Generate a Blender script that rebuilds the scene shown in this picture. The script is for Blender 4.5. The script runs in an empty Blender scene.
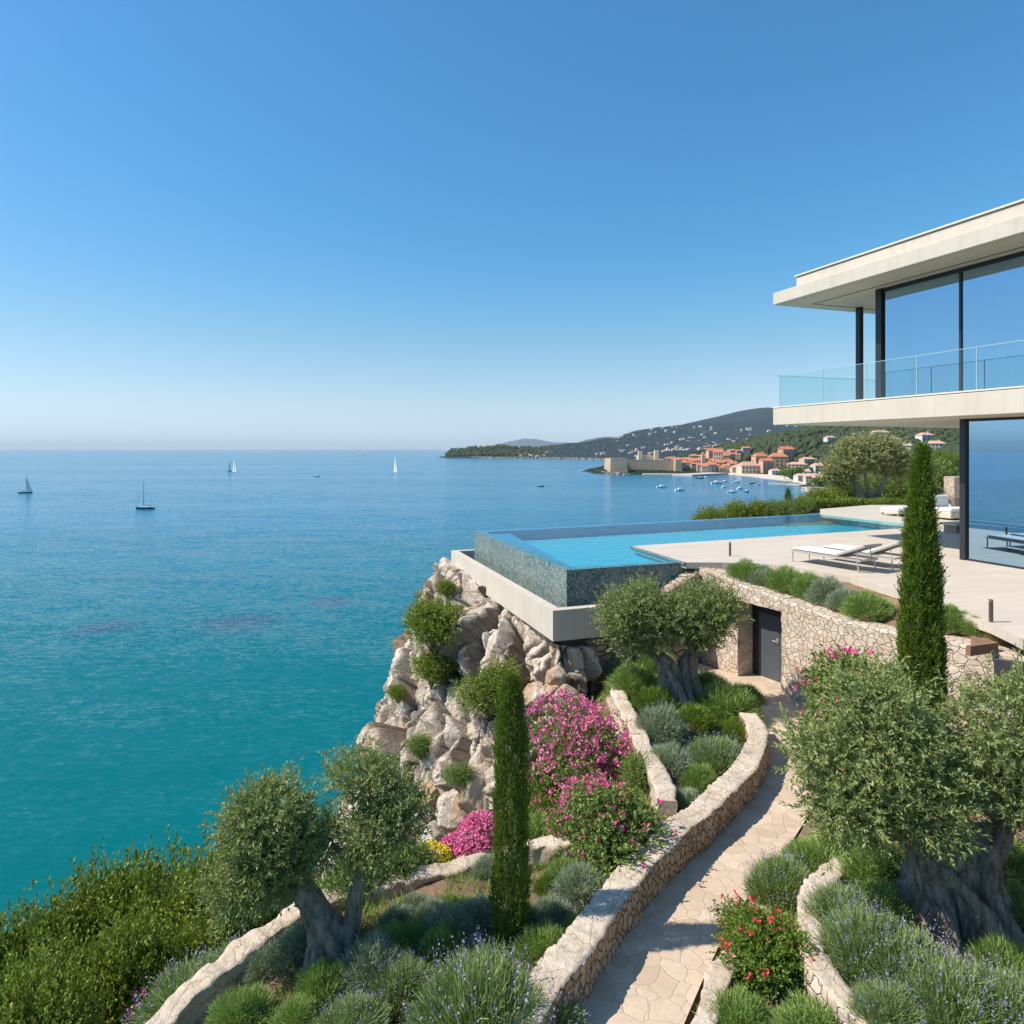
import bpy, math, random
import numpy as np
from mathutils import Vector, Matrix, noise

# ------------------------------------------------------------------ camera, world, sun
SC = bpy.context.scene
C = SC.collection
CZ = 35.0                     # camera height above the sea (m)
FP = 660.0                    # focal length in pixels of a 1024 px frame
cam_data = bpy.data.cameras.new("camera")
cam = bpy.data.objects.new("camera", cam_data); C.objects.link(cam)
cam.location = (0, 0, CZ); cam.rotation_euler = (math.radians(90), 0, 0)
cam_data.sensor_width = 36.0; cam_data.lens = 36.0 * FP / 1024.0
cam_data.shift_y = -63.0 / 1024.0
cam_data.clip_start = 0.1; cam_data.clip_end = 200000.0
SC.camera = cam

SUN_EL = math.radians(49.0); SUN_AZ = math.atan2(-0.98, -0.07)     # azimuth from +Y towards +X
world = bpy.data.worlds.new("World"); SC.world = world; world.use_nodes = True
wn = world.node_tree
bg = wn.nodes["Background"]; sky = wn.nodes.new("ShaderNodeTexSky")
sky.sky_type = 'NISHITA'; sky.sun_disc = False
sky.sun_elevation = SUN_EL; sky.sun_rotation = SUN_AZ
sky.altitude = 0; sky.air_density = 1.0; sky.dust_density = 0.35; sky.ozone_density = 2.0
sep_ = wn.nodes.new("ShaderNodeSeparateColor"); com_ = wn.nodes.new("ShaderNodeCombineColor"); wn.links.new(sky.outputs[0], sep_.inputs[0])
def wmath(op, a, b):
    n_ = wn.nodes.new("ShaderNodeMath"); n_.operation = op
    for i_, v_ in enumerate((a, b)):
        if isinstance(v_, (int, float)): n_.inputs[i_].default_value = v_
        else: wn.links.new(v_, n_.inputs[i_])
    return n_.outputs[0]
def wcurve(x, x0, x1, top, pts):                       # tone of the clear mediterranean sky: colour ratio in -> ratio out
    f_ = wmath('DIVIDE', wmath('SUBTRACT', x, x0), x1 - x0); rp = wn.nodes.new("ShaderNodeValToRGB"); e_ = rp.color_ramp.elements
    while len(e_) < len(pts): e_.new(.5)
    for el_, (p_, v_) in zip(e_, pts): el_.position = (p_ - x0) / (x1 - x0); el_.color = (v_ / top, v_ / top, v_ / top, 1)
    wn.links.new(f_, rp.inputs[0]); return wmath('MULTIPLY', rp.outputs[0], top)
r_, g_, b_ = sep_.outputs[0], sep_.outputs[1], sep_.outputs[2]
gg = wmath('MULTIPLY', wmath('POWER', g_, .86), 1.39)
wn.links.new(wmath('MULTIPLY', gg, wcurve(wmath('DIVIDE', r_, g_), .5, 1.3, 1.0, [(.58, .24), (.62, .28), (.66, .46), (.70, .58), (.80, .74), (1.1, .80)])), com_.inputs[0])
wn.links.new(gg, com_.inputs[1])
wn.links.new(wmath('MULTIPLY', gg, wcurve(wmath('DIVIDE', b_, g_), .5, 2.1, 2.5, [(.7, 1.12), (1.08, 1.22), (1.37, 1.46), (1.48, 1.66), (1.74, 2.15), (1.95, 2.4)])), com_.inputs[2])
wn.links.new(com_.outputs[0], bg.inputs[0]); bg.inputs[1].default_value = 0.096

sun_data = bpy.data.lights.new("sun", 'SUN'); sun = bpy.data.objects.new("sun", sun_data); C.objects.link(sun)
sun_data.energy = 5.0; sun_data.angle = math.radians(0.5); sun_data.color = (1.0, 0.925, 0.82)
sd = Vector((math.sin(SUN_AZ) * math.cos(SUN_EL), math.cos(SUN_AZ) * math.cos(SUN_EL), math.sin(SUN_EL)))
sun.rotation_euler = sd.to_track_quat('Z', 'Y').to_euler()
sun.location = (0, 0, 80)

SC.view_settings.view_transform = 'Standard'; SC.view_settings.look = 'None'
SC.view_settings.exposure = 0.30; SC.view_settings.gamma = 1.0
SC.render.engine = 'CYCLES'
try:
    SC.cycles.max_bounces = 8; SC.cycles.transparent_max_bounces = 12; SC.cycles.volume_bounces = 0
    SC.cycles.use_denoising = True; SC.cycles.caustics_reflective = False; SC.cycles.caustics_refractive = False
except Exception:
    pass

R = np.random.default_rng(7)
random.seed(7)
PI = math.pi

# ------------------------------------------------------------------ geometry helpers
def P(px, py, Y):
    """point at depth Y (m) seen at a picture position; world coordinates"""
    return np.array([(px - 512.0) / FP * Y, Y, CZ + (449.0 - py) / FP * Y])
def G(px, py, z):
    """point of the level plane z (relative to eye height) seen at a picture position"""
    Y = -z * FP / (py - 449.0)
    return np.array([(px - 512.0) / FP * Y, Y, CZ + z])

def fast_mesh(name, V, F, smooth=False):
    V = np.asarray(V, dtype=np.float32).reshape(-1, 3); F = np.asarray(F, dtype=np.int32)
    k = F.shape[1]; m = len(F)
    me = bpy.data.meshes.new(name)
    me.vertices.add(len(V)); me.vertices.foreach_set('co', V.ravel())
    me.loops.add(m * k); me.loops.foreach_set('vertex_index', F.ravel())
    me.polygons.add(m); me.polygons.foreach_set('loop_start', np.arange(0, m * k, k, dtype=np.int32))
    me.update(calc_edges=True)
    me.polygons.foreach_set('use_smooth', np.full(m, smooth, dtype=bool))
    return me

def link(name, me, mat=None, parent=None, loc=(0, 0, 0), rz=0.0):
    o = bpy.data.objects.new(name, me); C.objects.link(o)
    o.location = tuple(float(a) for a in loc); o.rotation_euler = (0, 0, rz)
    if parent is not None: o.parent = parent
    if mat is not None and me is not None and not me.materials:
        for mm in (mat if isinstance(mat, (list, tuple)) else [mat]): me.materials.append(mm)
    return o

def empty(name, loc=(0, 0, 0), rz=0.0):
    o = bpy.data.objects.new(name, None); C.objects.link(o)
    o.location = tuple(float(a) for a in loc); o.rotation_euler = (0, 0, rz); o.empty_display_size = .2
    return o

def tag(o, label, cat, group=None, kind=None):
    o['label'] = label; o['category'] = cat
    if group: o['group'] = group
    if kind: o['kind'] = kind
    return o
def struct(o, label=None):
    o['kind'] = 'structure'
    if label: o['label'] = label
    return o

def copy_tree(o, parent=None):
    kids = list(o.children)
    c = o.copy(); C.objects.link(c)
    if parent is not None: c.parent = parent
    for ch in kids: copy_tree(ch, c)
    return c

class MB:
    """collects boxes, prisms, tubes as one mesh"""
    def __init__(s): s.v = []; s.f = []
    def add(s, V, F):
        n = len(s.v); s.v += [tuple(map(float, p)) for p in V]; s.f += [tuple(int(i) + n for i in f) for f in F]; return s
    def box(s, x0, x1, y0, y1, z0, z1, ch=0.0):
        if ch <= 0:
            V = [(x, y, z) for z in (z0, z1) for x, y in ((x0, y0), (x1, y0), (x1, y1), (x0, y1))]
            return s.add(V, [(3, 2, 1, 0), (4, 5, 6, 7), (0, 1, 5, 4), (1, 2, 6, 5), (2, 3, 7, 6), (3, 0, 4, 7)])
        def ring(z, i):
            a, b, c, d = x0 + i, x1 - i, y0 + i, y1 - i; e = ch
            return [(a + e, c, z), (b - e, c, z), (b, c + e, z), (b, d - e, z), (b - e, d, z), (a + e, d, z), (a, d - e, z), (a, c + e, z)]
        V = ring(z0, ch * .7) + ring(z0 + ch, 0) + ring(z1 - ch, 0) + ring(z1, ch * .7)
        F = [tuple(range(7, -1, -1)), tuple(range(24, 32))]
        for k in range(3):
            for i in range(8):
                j = (i + 1) % 8; F.append((k * 8 + i, k * 8 + j, k * 8 + 8 + j, k * 8 + 8 + i))
        return s.add(V, F)
    def tube(s, pts, rad, seg=8, cap=True):
        pts = [Vector(p) for p in pts]; n = len(pts)
        if not hasattr(rad, '__len__'): rad = [rad] * n
        V = []; prev = None
        for i, p in enumerate(pts):
            t = (pts[min(i + 1, n - 1)] - pts[max(i - 1, 0)]).normalized()
            if prev is None: prev = t.orthogonal().normalized()
            a = (prev - t * prev.dot(t)).normalized(); b = t.cross(a); prev = a
            for k in range(seg):
                th = 2 * PI * k / seg; V.append(p + (a * math.cos(th) + b * math.sin(th)) * rad[i])
        F = []
        for i in range(n - 1):
            for k in range(seg):
                j = (k + 1) % seg; F.append((i * seg + k, i * seg + j, (i + 1) * seg + j, (i + 1) * seg + k))
        if cap: F += [tuple(range(seg - 1, -1, -1)), tuple(range((n - 1) * seg, n * seg))]
        return s.add(V, F)
    def prism(s, poly, z0, z1):
        n = len(poly)
        a = sum(poly[i][0] * poly[(i + 1) % n][1] - poly[(i + 1) % n][0] * poly[i][1] for i in range(n))
        if a < 0: poly = poly[::-1]
        V = [(p[0], p[1], z0) for p in poly] + [(p[0], p[1], z1) for p in poly]
        F = [tuple(range(n - 1, -1, -1)), tuple(range(n, 2 * n))] + [(i, (i + 1) % n, n + (i + 1) % n, n + i) for i in range(n)]
        return s.add(V, F)
    def build(s, name, mat, parent=None, loc=(0, 0, 0), rz=0.0, smooth=False):
        me = bpy.data.meshes.new(name); me.from_pydata(s.v, [], s.f); me.update()
        if smooth: me.polygons.foreach_set('use_smooth', [True] * len(me.polygons))
        return link(name, me, mat, parent, loc, rz)
def bx(name, mat, parent, x0, x1, y0, y1, z0, z1, ch=0.0):
    return MB().box(x0, x1, y0, y1, z0, z1, ch).build(name, mat, parent)

def nz(p, s=1.0, o=0.0):
    return noise.noise(Vector((p[0] * s + o, p[1] * s - o, p[2] * s + o * .5)))
def fbm(x, y, s, o=0.0, n=4):
    return noise.fractal(Vector((x * s + o, y * s - o, o)), 1.0, 2.0, n)

class TPS:
    """height surface through scattered control points"""
    def __init__(s, pts, lam=0.0):
        p = np.array(pts, float); s.xy = p[:, :2]; n = len(p)
        s.sc = 1.0 / max(1e-6, np.ptp(s.xy)); q = s.xy * s.sc
        K = s.k(np.linalg.norm(q[:, None] - q[None], axis=2)) + lam * np.eye(n)
        Pm = np.hstack([np.ones((n, 1)), q]); A = np.zeros((n + 3, n + 3)); A[:n, :n] = K; A[:n, n:] = Pm; A[n:, :n] = Pm.T
        s.w = np.linalg.solve(A, np.concatenate([p[:, 2], np.zeros(3)])); s.q = q
    @staticmethod
    def k(r): return np.where(r > 1e-9, r * r * np.log(np.maximum(r, 1e-9)), 0.0)
    def __call__(s, x, y):
        x = np.atleast_1d(np.asarray(x, float)); y = np.atleast_1d(np.asarray(y, float))
        q = np.stack([x, y], -1) * s.sc
        r = np.linalg.norm(q[..., None, :] - s.q, axis=-1)
        return (s.k(r) @ s.w[:-3]) + s.w[-3] + q @ s.w[-2:]

def catmull(pts, step):
    pts = [np.array(p, float) for p in pts]; out = []
    n = len(pts)
    for i in range(n - 1):
        p0 = pts[i - 1] if i > 0 else 2 * pts[0] - pts[1]; p1, p2 = pts[i], pts[i + 1]
        p3 = pts[i + 2] if i + 2 < n else 2 * pts[-1] - pts[-2]
        m = max(1, int(np.linalg.norm((p2 - p1)[:2]) / step))
        for k in range(m):
            t = k / m
            out.append(.5 * ((2 * p1) + (-p0 + p2) * t + (2 * p0 - 5 * p1 + 4 * p2 - p3) * t * t + (-p0 + 3 * p1 - 3 * p2 + p3) * t ** 3))
    out.append(pts[-1]); return np.array(out)

def grid_faces(nu, nv):
    i = np.arange(nu - 1)[:, None] * nv + np.arange(nv - 1)[None]
    return np.stack([i, i + nv, i + nv + 1, i + 1], -1).reshape(-1, 4)

# ------------------------------------------------------------------ materials
class NT:
    def __init__(s, name):
        s.m = bpy.data.materials.new(name); s.m.use_nodes = True; s.t = s.m.node_tree
        s.b = s.t.nodes["Principled BSDF"]; s.out = s.t.nodes["Material Output"]
        s.co = s.t.nodes.new("ShaderNodeTexCoord").outputs["Object"]
        s.geo = s.t.nodes.new("ShaderNodeNewGeometry")
    def n(s, t, **k):
        nd = s.t.nodes.new("ShaderNode" + t)
        for a, v in k.items():
            if a.startswith('_'): setattr(nd, a[1:], v)
        return nd
    def set(s, sock, v):
        if hasattr(v, 'is_linked') or isinstance(v, bpy.types.NodeSocket): s.t.links.new(v, sock)
        elif isinstance(v, (tuple, list)) and len(v) == 3 and sock.type == 'RGBA': sock.default_value = (*v, 1)
        else: sock.default_value = v
    def noise(s, scale, detail=4, rough=.55, vec=None, dist=0.0, out=0):
        nd = s.n("TexNoise"); s.set(nd.inputs["Scale"], scale); nd.inputs["Detail"].default_value = detail
        nd.inputs["Roughness"].default_value = rough; nd.inputs["Distortion"].default_value = dist
        s.set(nd.inputs["Vector"], vec if vec is not None else s.co); return nd.outputs[out]
    def vor(s, scale, feature='F1', vec=None, out="Distance", rnd=1.0):
        nd = s.n("TexVoronoi"); nd.feature = feature; s.set(nd.inputs["Scale"], scale)
        nd.inputs["Randomness"].default_value = rnd
        s.set(nd.inputs["Vector"], vec if vec is not None else s.co); return nd.outputs[out]
    def map(s, scale=(1, 1, 1), rot=(0, 0, 0), vec=None, loc=(0, 0, 0)):
        nd = s.n("Mapping"); nd.inputs["Scale"].default_value = scale; nd.inputs["Rotation"].default_value = rot
        nd.inputs["Location"].default_value = loc; s.set(nd.inputs["Vector"], vec if vec is not None else s.co); return nd.outputs[0]
    def ramp(s, fac, stops):
        nd = s.n("ValToRGB"); e = nd.color_ramp.elements
        while len(e) < len(stops): e.new(0.5)
        for el, (p, c) in zip(e, stops):
            el.position = p; el.color = (c, c, c, 1) if not hasattr(c, '__len__') else (*c, 1)
        s.set(nd.inputs[0], fac); return nd.outputs[0]
    def mix(s, fac, a, b, mode='MIX'):
        nd = s.n("Mix"); nd.data_type = 'RGBA'; nd.blend_type = mode
        s.set(nd.inputs[0], fac); s.set(nd.inputs[6], a); s.set(nd.inputs[7], b); return nd.outputs[2]
    def math(s, op, a, b=0.0, clamp=False):
        nd = s.n("Math"); nd.operation = op; nd.use_clamp = clamp; s.set(nd.inputs[0], a); s.set(nd.inputs[1], b); return nd.outputs[0]
    def vadd(s, a, b):
        nd = s.n("VectorMath"); nd.operation = 'ADD'; s.set(nd.inputs[0], a); s.set(nd.inputs[1], b); return nd.outputs[0]
    def vscale(s, a, f):
        nd = s.n("VectorMath"); nd.operation = 'SCALE'; s.set(nd.inputs[0], a); nd.inputs[3].default_value = f; return nd.outputs[0]
    def warp(s, scale, amt, vec=None):
        c = s.noise(scale, 3, vec=vec, out=1)
        nd = s.n("VectorMath"); nd.operation = 'SUBTRACT'; s.set(nd.inputs[0], c); nd.inputs[1].default_value = (.5, .5, .5)
        return s.vadd(vec if vec is not None else s.co, s.vscale(nd.outputs[0], amt))
    def bump(s, h, strength=.5, dist=.02, norm=None):
        nd = s.n("Bump"); nd.inputs["Strength"].default_value = strength; s.set(nd.inputs["Distance"], dist)
        s.set(nd.inputs["Height"], h)
        if norm is not None: s.set(nd.inputs["Normal"], norm)
        return nd.outputs[0]
    def fin(s, col, rough=.8, normal=None, spec=None, metal=0.0):
        s.set(s.b.inputs["Base Color"], col); s.set(s.b.inputs["Roughness"], rough); s.b.inputs["Metallic"].default_value = metal
        if normal is not None: s.set(s.b.inputs["Normal"], normal)
        if spec is not None: s.b.inputs["Specular IOR Level"].default_value = spec
        return s.m
    def rnd(s): return s.geo.outputs["Random Per Island"]

M = {}
def plain(name, col, rough=.6, var=.12, sc=6.0, metal=0.0, bump=.15, bd=.01):
    t = NT(name); f = t.noise(sc, 5)
    c = t.mix(f, tuple(a * (1 - var) for a in col), tuple(min(1, a * (1 + var)) for a in col))
    M[name] = t.fin(c, rough, t.bump(t.noise(sc * 8, 4), bump, bd), metal=metal); return M[name]

def mk_materials():
    # pale travertine-like concrete
    t = NT("travertine"); f = t.noise(1.2, 5); g = t.noise(14, 6, .7, vec=t.map((1, 1, .35)))
    c = t.mix(f, (.50, .44, .355), (.65, .58, .48)); c = t.mix(t.ramp(g, [(.35, .45), (.5, 0)]), c, (.52, .46, .38))
    st = t.noise(3.0, 4, vec=t.map((1.5, 1.5, .12))); c = t.mix(t.ramp(st, [(.5, 0), (.75, .38)]), c, (.40, .355, .29))
    M["travertine"] = t.fin(c, .75, t.bump(g, .25, .01))
    t = NT("soffit"); g = t.noise(7, 5, .6, vec=t.map((.4, 4, 1))); c = t.mix(g, (.60, .50, .37), (.74, .64, .50))  # brighter, warmer tone carries light bounced up from the terrace
    w = t.n("TexWave"); w.wave_type = 'BANDS'; w.bands_direction = 'X'; w.inputs["Scale"].default_value = 1.6; t.set(w.inputs["Vector"], t.co)
    c = t.mix(t.ramp(w.outputs[1], [(.0, 1), (.03, 0)]), c, (.3, .25, .2)); M["soffit"] = t.fin(c, .7)
    # deck paving: long pale slabs with fine joints
    t = NT("deck"); v = t.map((1, 1, 1), (0, 0, math.radians(-19.4)))
    br = t.n("TexBrick"); t.set(br.inputs["Vector"], v); br.offset = .37
    br.inputs["Scale"].default_value = 1.0; br.inputs["Brick Width"].default_value = 1.2; br.inputs["Row Height"].default_value = .3
    br.inputs["Mortar Size"].default_value = .006; br.inputs["Mortar Smooth"].default_value = .3
    t.set(br.inputs["Color1"], (.60, .525, .43)); t.set(br.inputs["Color2"], (.54, .465, .375)); t.set(br.inputs["Mortar"], (.42, .36, .29))
    g = t.noise(9, 5, .65, vec=t.map((.25, 2.5, 1), (0, 0, math.radians(-19.4)))); c = t.mix(t.ramp(g, [(.4, 0), (.7, .35)]), br.outputs[0], (.56, .48, .39))
    c = t.mix(t.ramp(t.noise(.8, 4), [(.45, 0), (.75, .25)]), c, (.5, .43, .35))
    M["deck"] = t.fin(c, .65, t.bump(t.mix(.5, br.outputs[1], g), .15, .006))
    # polygonal dry stone
    def stone(name, scale, zs, cols, gap=.055, disp=.03, mort=(.34, .26, .18), jx=.25, dirt=(.36, .27, .19)):
        t = NT(name); v = t.warp(2.2, jx, t.map((1, 1, zs)))
        d = t.vor(scale, 'DISTANCE_TO_EDGE', v); cc = t.vor(scale, 'F1', v, "Color")
        sep = t.n("SeparateColor"); t.set(sep.inputs[0], cc)
        k = t.ramp(sep.outputs[0], [(i / (len(cols) - 1), c) for i, c in enumerate(cols)])
        gr = t.noise(18, 6, .7); k = t.mix(t.ramp(gr, [(.35, .5), (.65, 0)]), k, dirt)
        k = t.mix(t.ramp(t.noise(1.3, 4), [(.5, 0), (.8, .5)]), k, dirt)
        face = t.ramp(d, [(0.0, 0), (gap * .5, .15), (gap, .75), (gap * 2.6, 1)])
        c = t.mix(t.ramp(d, [(gap * .25, 1), (gap * .8, 0)]), k, mort)
        h = t.math('ADD', face, t.math('MULTIPLY', gr, .35))
        h = t.math('ADD', h, t.math('MULTIPLY', sep.outputs[1], .4))
        M[name] = t.fin(c, .85, t.bump(h, .7, disp))
        dn = t.n("Displacement"); dn.inputs["Scale"].default_value = disp; dn.inputs["Midlevel"].default_value = .9; t.set(dn.inputs["Height"], h)
        t.t.links.new(dn.outputs[0], t.out.inputs["Displacement"]); t.m.displacement_method = 'BOTH'
    stone("polygonal_stone", 6.4, 1.2, [(.56, .44, .32), (.66, .55, .43), (.60, .50, .40), (.74, .65, .54), (.55, .41, .28)], gap=.024, disp=.016, mort=(.46, .36, .26))
    stone("stacked_stone", 11.0, .75, [(.47, .30, .17), (.56, .40, .26), (.52, .36, .23), (.62, .48, .34), (.42, .26, .15)], gap=.06, disp=.018, mort=(.26, .16, .09), dirt=(.34, .21, .12))
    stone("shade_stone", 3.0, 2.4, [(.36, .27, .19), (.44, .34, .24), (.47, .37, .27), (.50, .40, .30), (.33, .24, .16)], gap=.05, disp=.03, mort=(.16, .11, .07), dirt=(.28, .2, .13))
    t = NT("limestone_cap"); f = t.noise(2.4, 6, .65); c = t.ramp(f, [(.3, (.50, .39, .28)), (.5, (.64, .53, .40)), (.72, (.74, .64, .51))])
    c = t.mix(t.ramp(t.noise(14, 6, .75), [(.33, .8), (.5, 0)]), c, (.36, .28, .20))
    vd = t.vor(2.6, 'DISTANCE_TO_EDGE', t.warp(1.6, .7)); v2 = t.vor(5.5, 'DISTANCE_TO_EDGE', t.warp(2.6, .5))
    brk = t.ramp(t.noise(1.9, 3), [(.42, 0), (.56, 1)])
    c = t.mix(t.math('MULTIPLY', t.ramp(vd, [(.006, .5), (.02, 0)]), 1.0), c, (.24, .18, .12))
    c = t.mix(t.math('MULTIPLY', t.ramp(v2, [(.006, .6), (.02, 0)]), brk), c, (.28, .21, .15))
    h = t.math('ADD', t.math('MULTIPLY', t.noise(9, 7, .72), .9), t.ramp(vd, [(0, 0), (.03, .12)]))
    M["limestone_cap"] = t.fin(c, .92, t.bump(h, 1.0, .05))
    # crazy paving
    t = NT("flagstone"); v = t.warp(1.5, .35); d = t.vor(4.3, 'DISTANCE_TO_EDGE', v); cc = t.vor(4.3, 'F1', v, "Color")
    sep = t.n("SeparateColor"); t.set(sep.inputs[0], cc)
    k = t.ramp(sep.outputs[0], [(0, (.50, .365, .25)), (.35, (.66, .51, .365)), (.7, (.58, .45, .33)), (1, (.70, .56, .41))])
    k = t.mix(t.ramp(t.noise(6, 6, .7), [(.4, .45), (.65, 0)]), k, (.46, .36, .27))
    k = t.mix(t.ramp(t.noise(40, 4, .7), [(.35, .5), (.5, 0)]), k, (.4, .31, .23))
    c = t.mix(t.ramp(d, [(.005, .42), (.022, 0)]), k, (.40, .30, .21))
    M["flagstone"] = t.fin(c, .8, t.bump(t.math('ADD', t.ramp(d, [(0, 0), (.04, 1)]), t.math('MULTIPLY', t.noise(12, 5), .4)), .5, .012))
    # cliff rock
    t = NT("cliff_rock"); at = t.n("Attribute"); at.attribute_name = "crack"
    f = t.noise(1.3, 6, .6); c = t.ramp(f, [(.3, (.54, .44, .33)), (.5, (.70, .60, .48)), (.7, (.82, .74, .62))])
    c = t.mix(t.ramp(t.noise(.55, 4, vec=t.map((1, 1, .6), loc=(3, 5, 1))), [(.52, 0), (.64, .85)]), c, (.52, .29, .13))
    c = t.mix(t.ramp(t.noise(4.5, 6, .75), [(.3, .75), (.48, 0)]), c, (.23, .19, .155))
    c = t.mix(t.ramp(t.noise(16, 5, .7, vec=t.map((1, 1, .25))), [(.3, .6), (.5, 0)]), c, (.32, .27, .22))
    c = t.mix(t.math('MULTIPLY', at.outputs["Fac"], .85), c, (.13, .095, .06))
    vv = t.vor(3.2, 'DISTANCE_TO_EDGE', t.warp(1.1, .8, t.map((1, 1, .55))))
    h = t.math('ADD', t.noise(5, 8, .7), t.math('MULTIPLY', t.ramp(vv, [(0, 0), (.05, 1)]), .12))
    h = t.math('ADD', h, t.math('MULTIPLY', t.noise(28, 6, .7), .25))
    M["cliff_rock"] = t.fin(c, .9, t.bump(h, 1.0, .12))
    # soil with mulch
    t = NT("soil"); f = t.noise(2.0, 6, .7); c = t.ramp(f, [(.3, (.14, .085, .05)), (.5, (.27, .165, .095)), (.7, (.38, .25, .15))])
    c = t.mix(t.ramp(t.vor(38, 'F1', rnd=1), [(.0, .6), (.35, 0)]), c, (.5, .38, .26))
    c = t.mix(t.ramp(t.noise(.35, 4), [(.45, 0), (.65, .6)]), c, (.13, .14, .06))
    M["soil"] = t.fin(c, .95, t.bump(t.math('ADD', t.noise(30, 6, .7), t.noise(7, 4)), .9, .04))
    # hills covered in distant vegetation
    def veg(name, s, cs, bd):
        t = NT(name); f = t.noise(s, 8, .72); g = t.vor(s * 2.4, 'F1', t.warp(s * 1.2, 1.2 / s))
        c = t.ramp(f, [(.36, cs[0]), (.5, cs[1]), (.6, cs[2]), (.72, cs[3])])
        c = t.mix(t.ramp(g, [(.2, 0), (.75, .6)]), c, cs[0])
        M[name] = t.fin(c, .95, t.bump(t.math('SUBTRACT', f, g), 1.0, bd), spec=.1)
    veg("hazy_hill_vegetation", .02, [(.020, .040, .050), (.036, .062, .072), (.062, .088, .088), (.18, .18, .17)], 18.0)  # blue of the distance haze is put into the mountain's greens
    veg("headland_vegetation", .05, [(.014, .028, .012), (.03, .05, .02), (.055, .075, .03), (.14, .12, .08)], 7.0)
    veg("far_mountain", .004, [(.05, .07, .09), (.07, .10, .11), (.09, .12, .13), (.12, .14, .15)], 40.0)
    # water
    t = NT("sea_water")
    sx = t.n("SeparateXYZ"); t.set(sx.inputs[0], t.co)
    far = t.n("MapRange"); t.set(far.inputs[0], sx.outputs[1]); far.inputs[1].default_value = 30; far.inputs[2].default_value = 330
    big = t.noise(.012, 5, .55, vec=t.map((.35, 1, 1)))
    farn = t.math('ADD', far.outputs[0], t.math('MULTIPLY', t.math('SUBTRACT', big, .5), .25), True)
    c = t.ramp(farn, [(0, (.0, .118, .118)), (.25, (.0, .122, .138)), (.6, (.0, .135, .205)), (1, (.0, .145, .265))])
    c = t.mix(t.ramp(t.noise(.035, 5, .6, vec=t.map((.5, 1, 1), loc=(40, 11, 0))), [(.62, 0), (.72, .35)]), c, (.02, .075, .13))
    for (qx, qy, qr) in ((-55, 133, 9), (-80, 129, 7), (-41, 151, 6), (-20, 140, 4)):          # weed beds seen through the clear water
        dv_ = t.n("VectorMath"); dv_.operation = 'DISTANCE'; t.set(dv_.inputs[0], t.warp(.25, 7)); dv_.inputs[1].default_value = (qx, qy, 0)
        c = t.mix(t.ramp(t.math('DIVIDE', dv_.outputs['Value'], qr * 2.0), [(.15, .55), (.6, 0)]), c, (.05, .055, .12))
    slick = t.ramp(t.noise(.0035, 5, .6, vec=t.map((.22, 1.6, 1), (0, 0, math.radians(7)))), [(.38, .35), (.6, 1)])
    def slope(scale, det, mp, amp):
        c_ = t.noise(scale, det, .55, vec=mp, out=1); sb = t.n("VectorMath"); sb.operation = 'SUBTRACT'; t.set(sb.inputs[0], c_); sb.inputs[1].default_value = (.5, .5, .5)
        ml = t.n("VectorMath"); ml.operation = 'MULTIPLY'; t.set(ml.inputs[0], sb.outputs[0]); ml.inputs[1].default_value = (amp * .6, amp, 0); return ml.outputs[0]
    w = t.vadd(slope(.10, 2, t.map((.45, 1.3, 1), (0, 0, .3)), .34), slope(.85, 3, t.map((.5, 1.3, 1), (0, 0, .18)), .80))
    w = t.vadd(w, slope(2.6, 3, t.map((.55, 1.25, 1), (0, 0, -.12)), 1.2))
    sc_ = t.n("VectorMath"); sc_.operation = 'SCALE'; t.set(sc_.inputs[0], w); t.set(sc_.inputs[3], slick)
    nn_ = t.n("VectorMath"); nn_.operation = 'NORMALIZE'; t.set(nn_.inputs[0], t.vadd(sc_.outputs[0], (0, 0, 1)))
    t.b.inputs["IOR"].default_value = 1.33
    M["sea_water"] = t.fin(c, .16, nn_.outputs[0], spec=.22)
    # pool water: clear tinted sheet over a painted basin
    def sheet(name, tint, refl, rough, bump=None, fres=1.33, gcol=(1, 1, 1), fk=1.0):
        t = NT(name); t.t.nodes.remove(t.b)
        tr = t.n("BsdfTransparent"); t.set(tr.inputs[0], tint); gl = t.n("BsdfGlossy"); gl.inputs["Roughness"].default_value = rough; t.set(gl.inputs[0], gcol)
        fr = t.n("Fresnel"); fr.inputs[0].default_value = fres
        if bump:
            b = t.bump(t.noise(bump[0], 3), 1.0, bump[1]); t.set(gl.inputs["Normal"], b); t.set(fr.inputs["Normal"], b)
        f = t.math('MULTIPLY', t.math('ADD', t.math('MULTIPLY', fr.outputs[0], fk), refl, True), t.math('SUBTRACT', 1.0, t.geo.outputs['Backfacing'])); mx = t.n("MixShader"); t.set(mx.inputs[0], f)
        t.t.links.new(tr.outputs[0], mx.inputs[1]); t.t.links.new(gl.outputs[0], mx.inputs[2]); t.t.links.new(mx.outputs[0], t.out.inputs[0])
        M[name] = t.m
    sheet("pool_water", (.50, .88, .96), .0, .01, (2.6, .03), fk=.6)
    sheet("window_glass", (.50, .58, .66), .55, .0, None, 1.5, (.50, .77, 1.0))
    sheet("balustrade_glass", (.90, .965, .972), .03, .0, None, 1.45)
    t = NT("pool_plaster"); br = t.vor(18, 'DISTANCE_TO_EDGE', rnd=0.2); c = t.mix(t.noise(2.2, 4), (.09, .35, .41), (.12, .41, .47))
    M["pool_plaster"] = t.fin(t.mix(t.ramp(br, [(0, .3), (.06, 0)]), c, (.06, .38, .55)), .6)
    t = NT("mosaic"); br = t.n("TexBrick"); t.set(br.inputs["Vector"], t.map((1, 1, 1), (PI / 2, 0, 0))); br.offset = 0
    cc = t.vor(22, 'F1', rnd=.15, out="Color"); sep = t.n("SeparateColor"); t.set(sep.inputs[0], cc)
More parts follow.
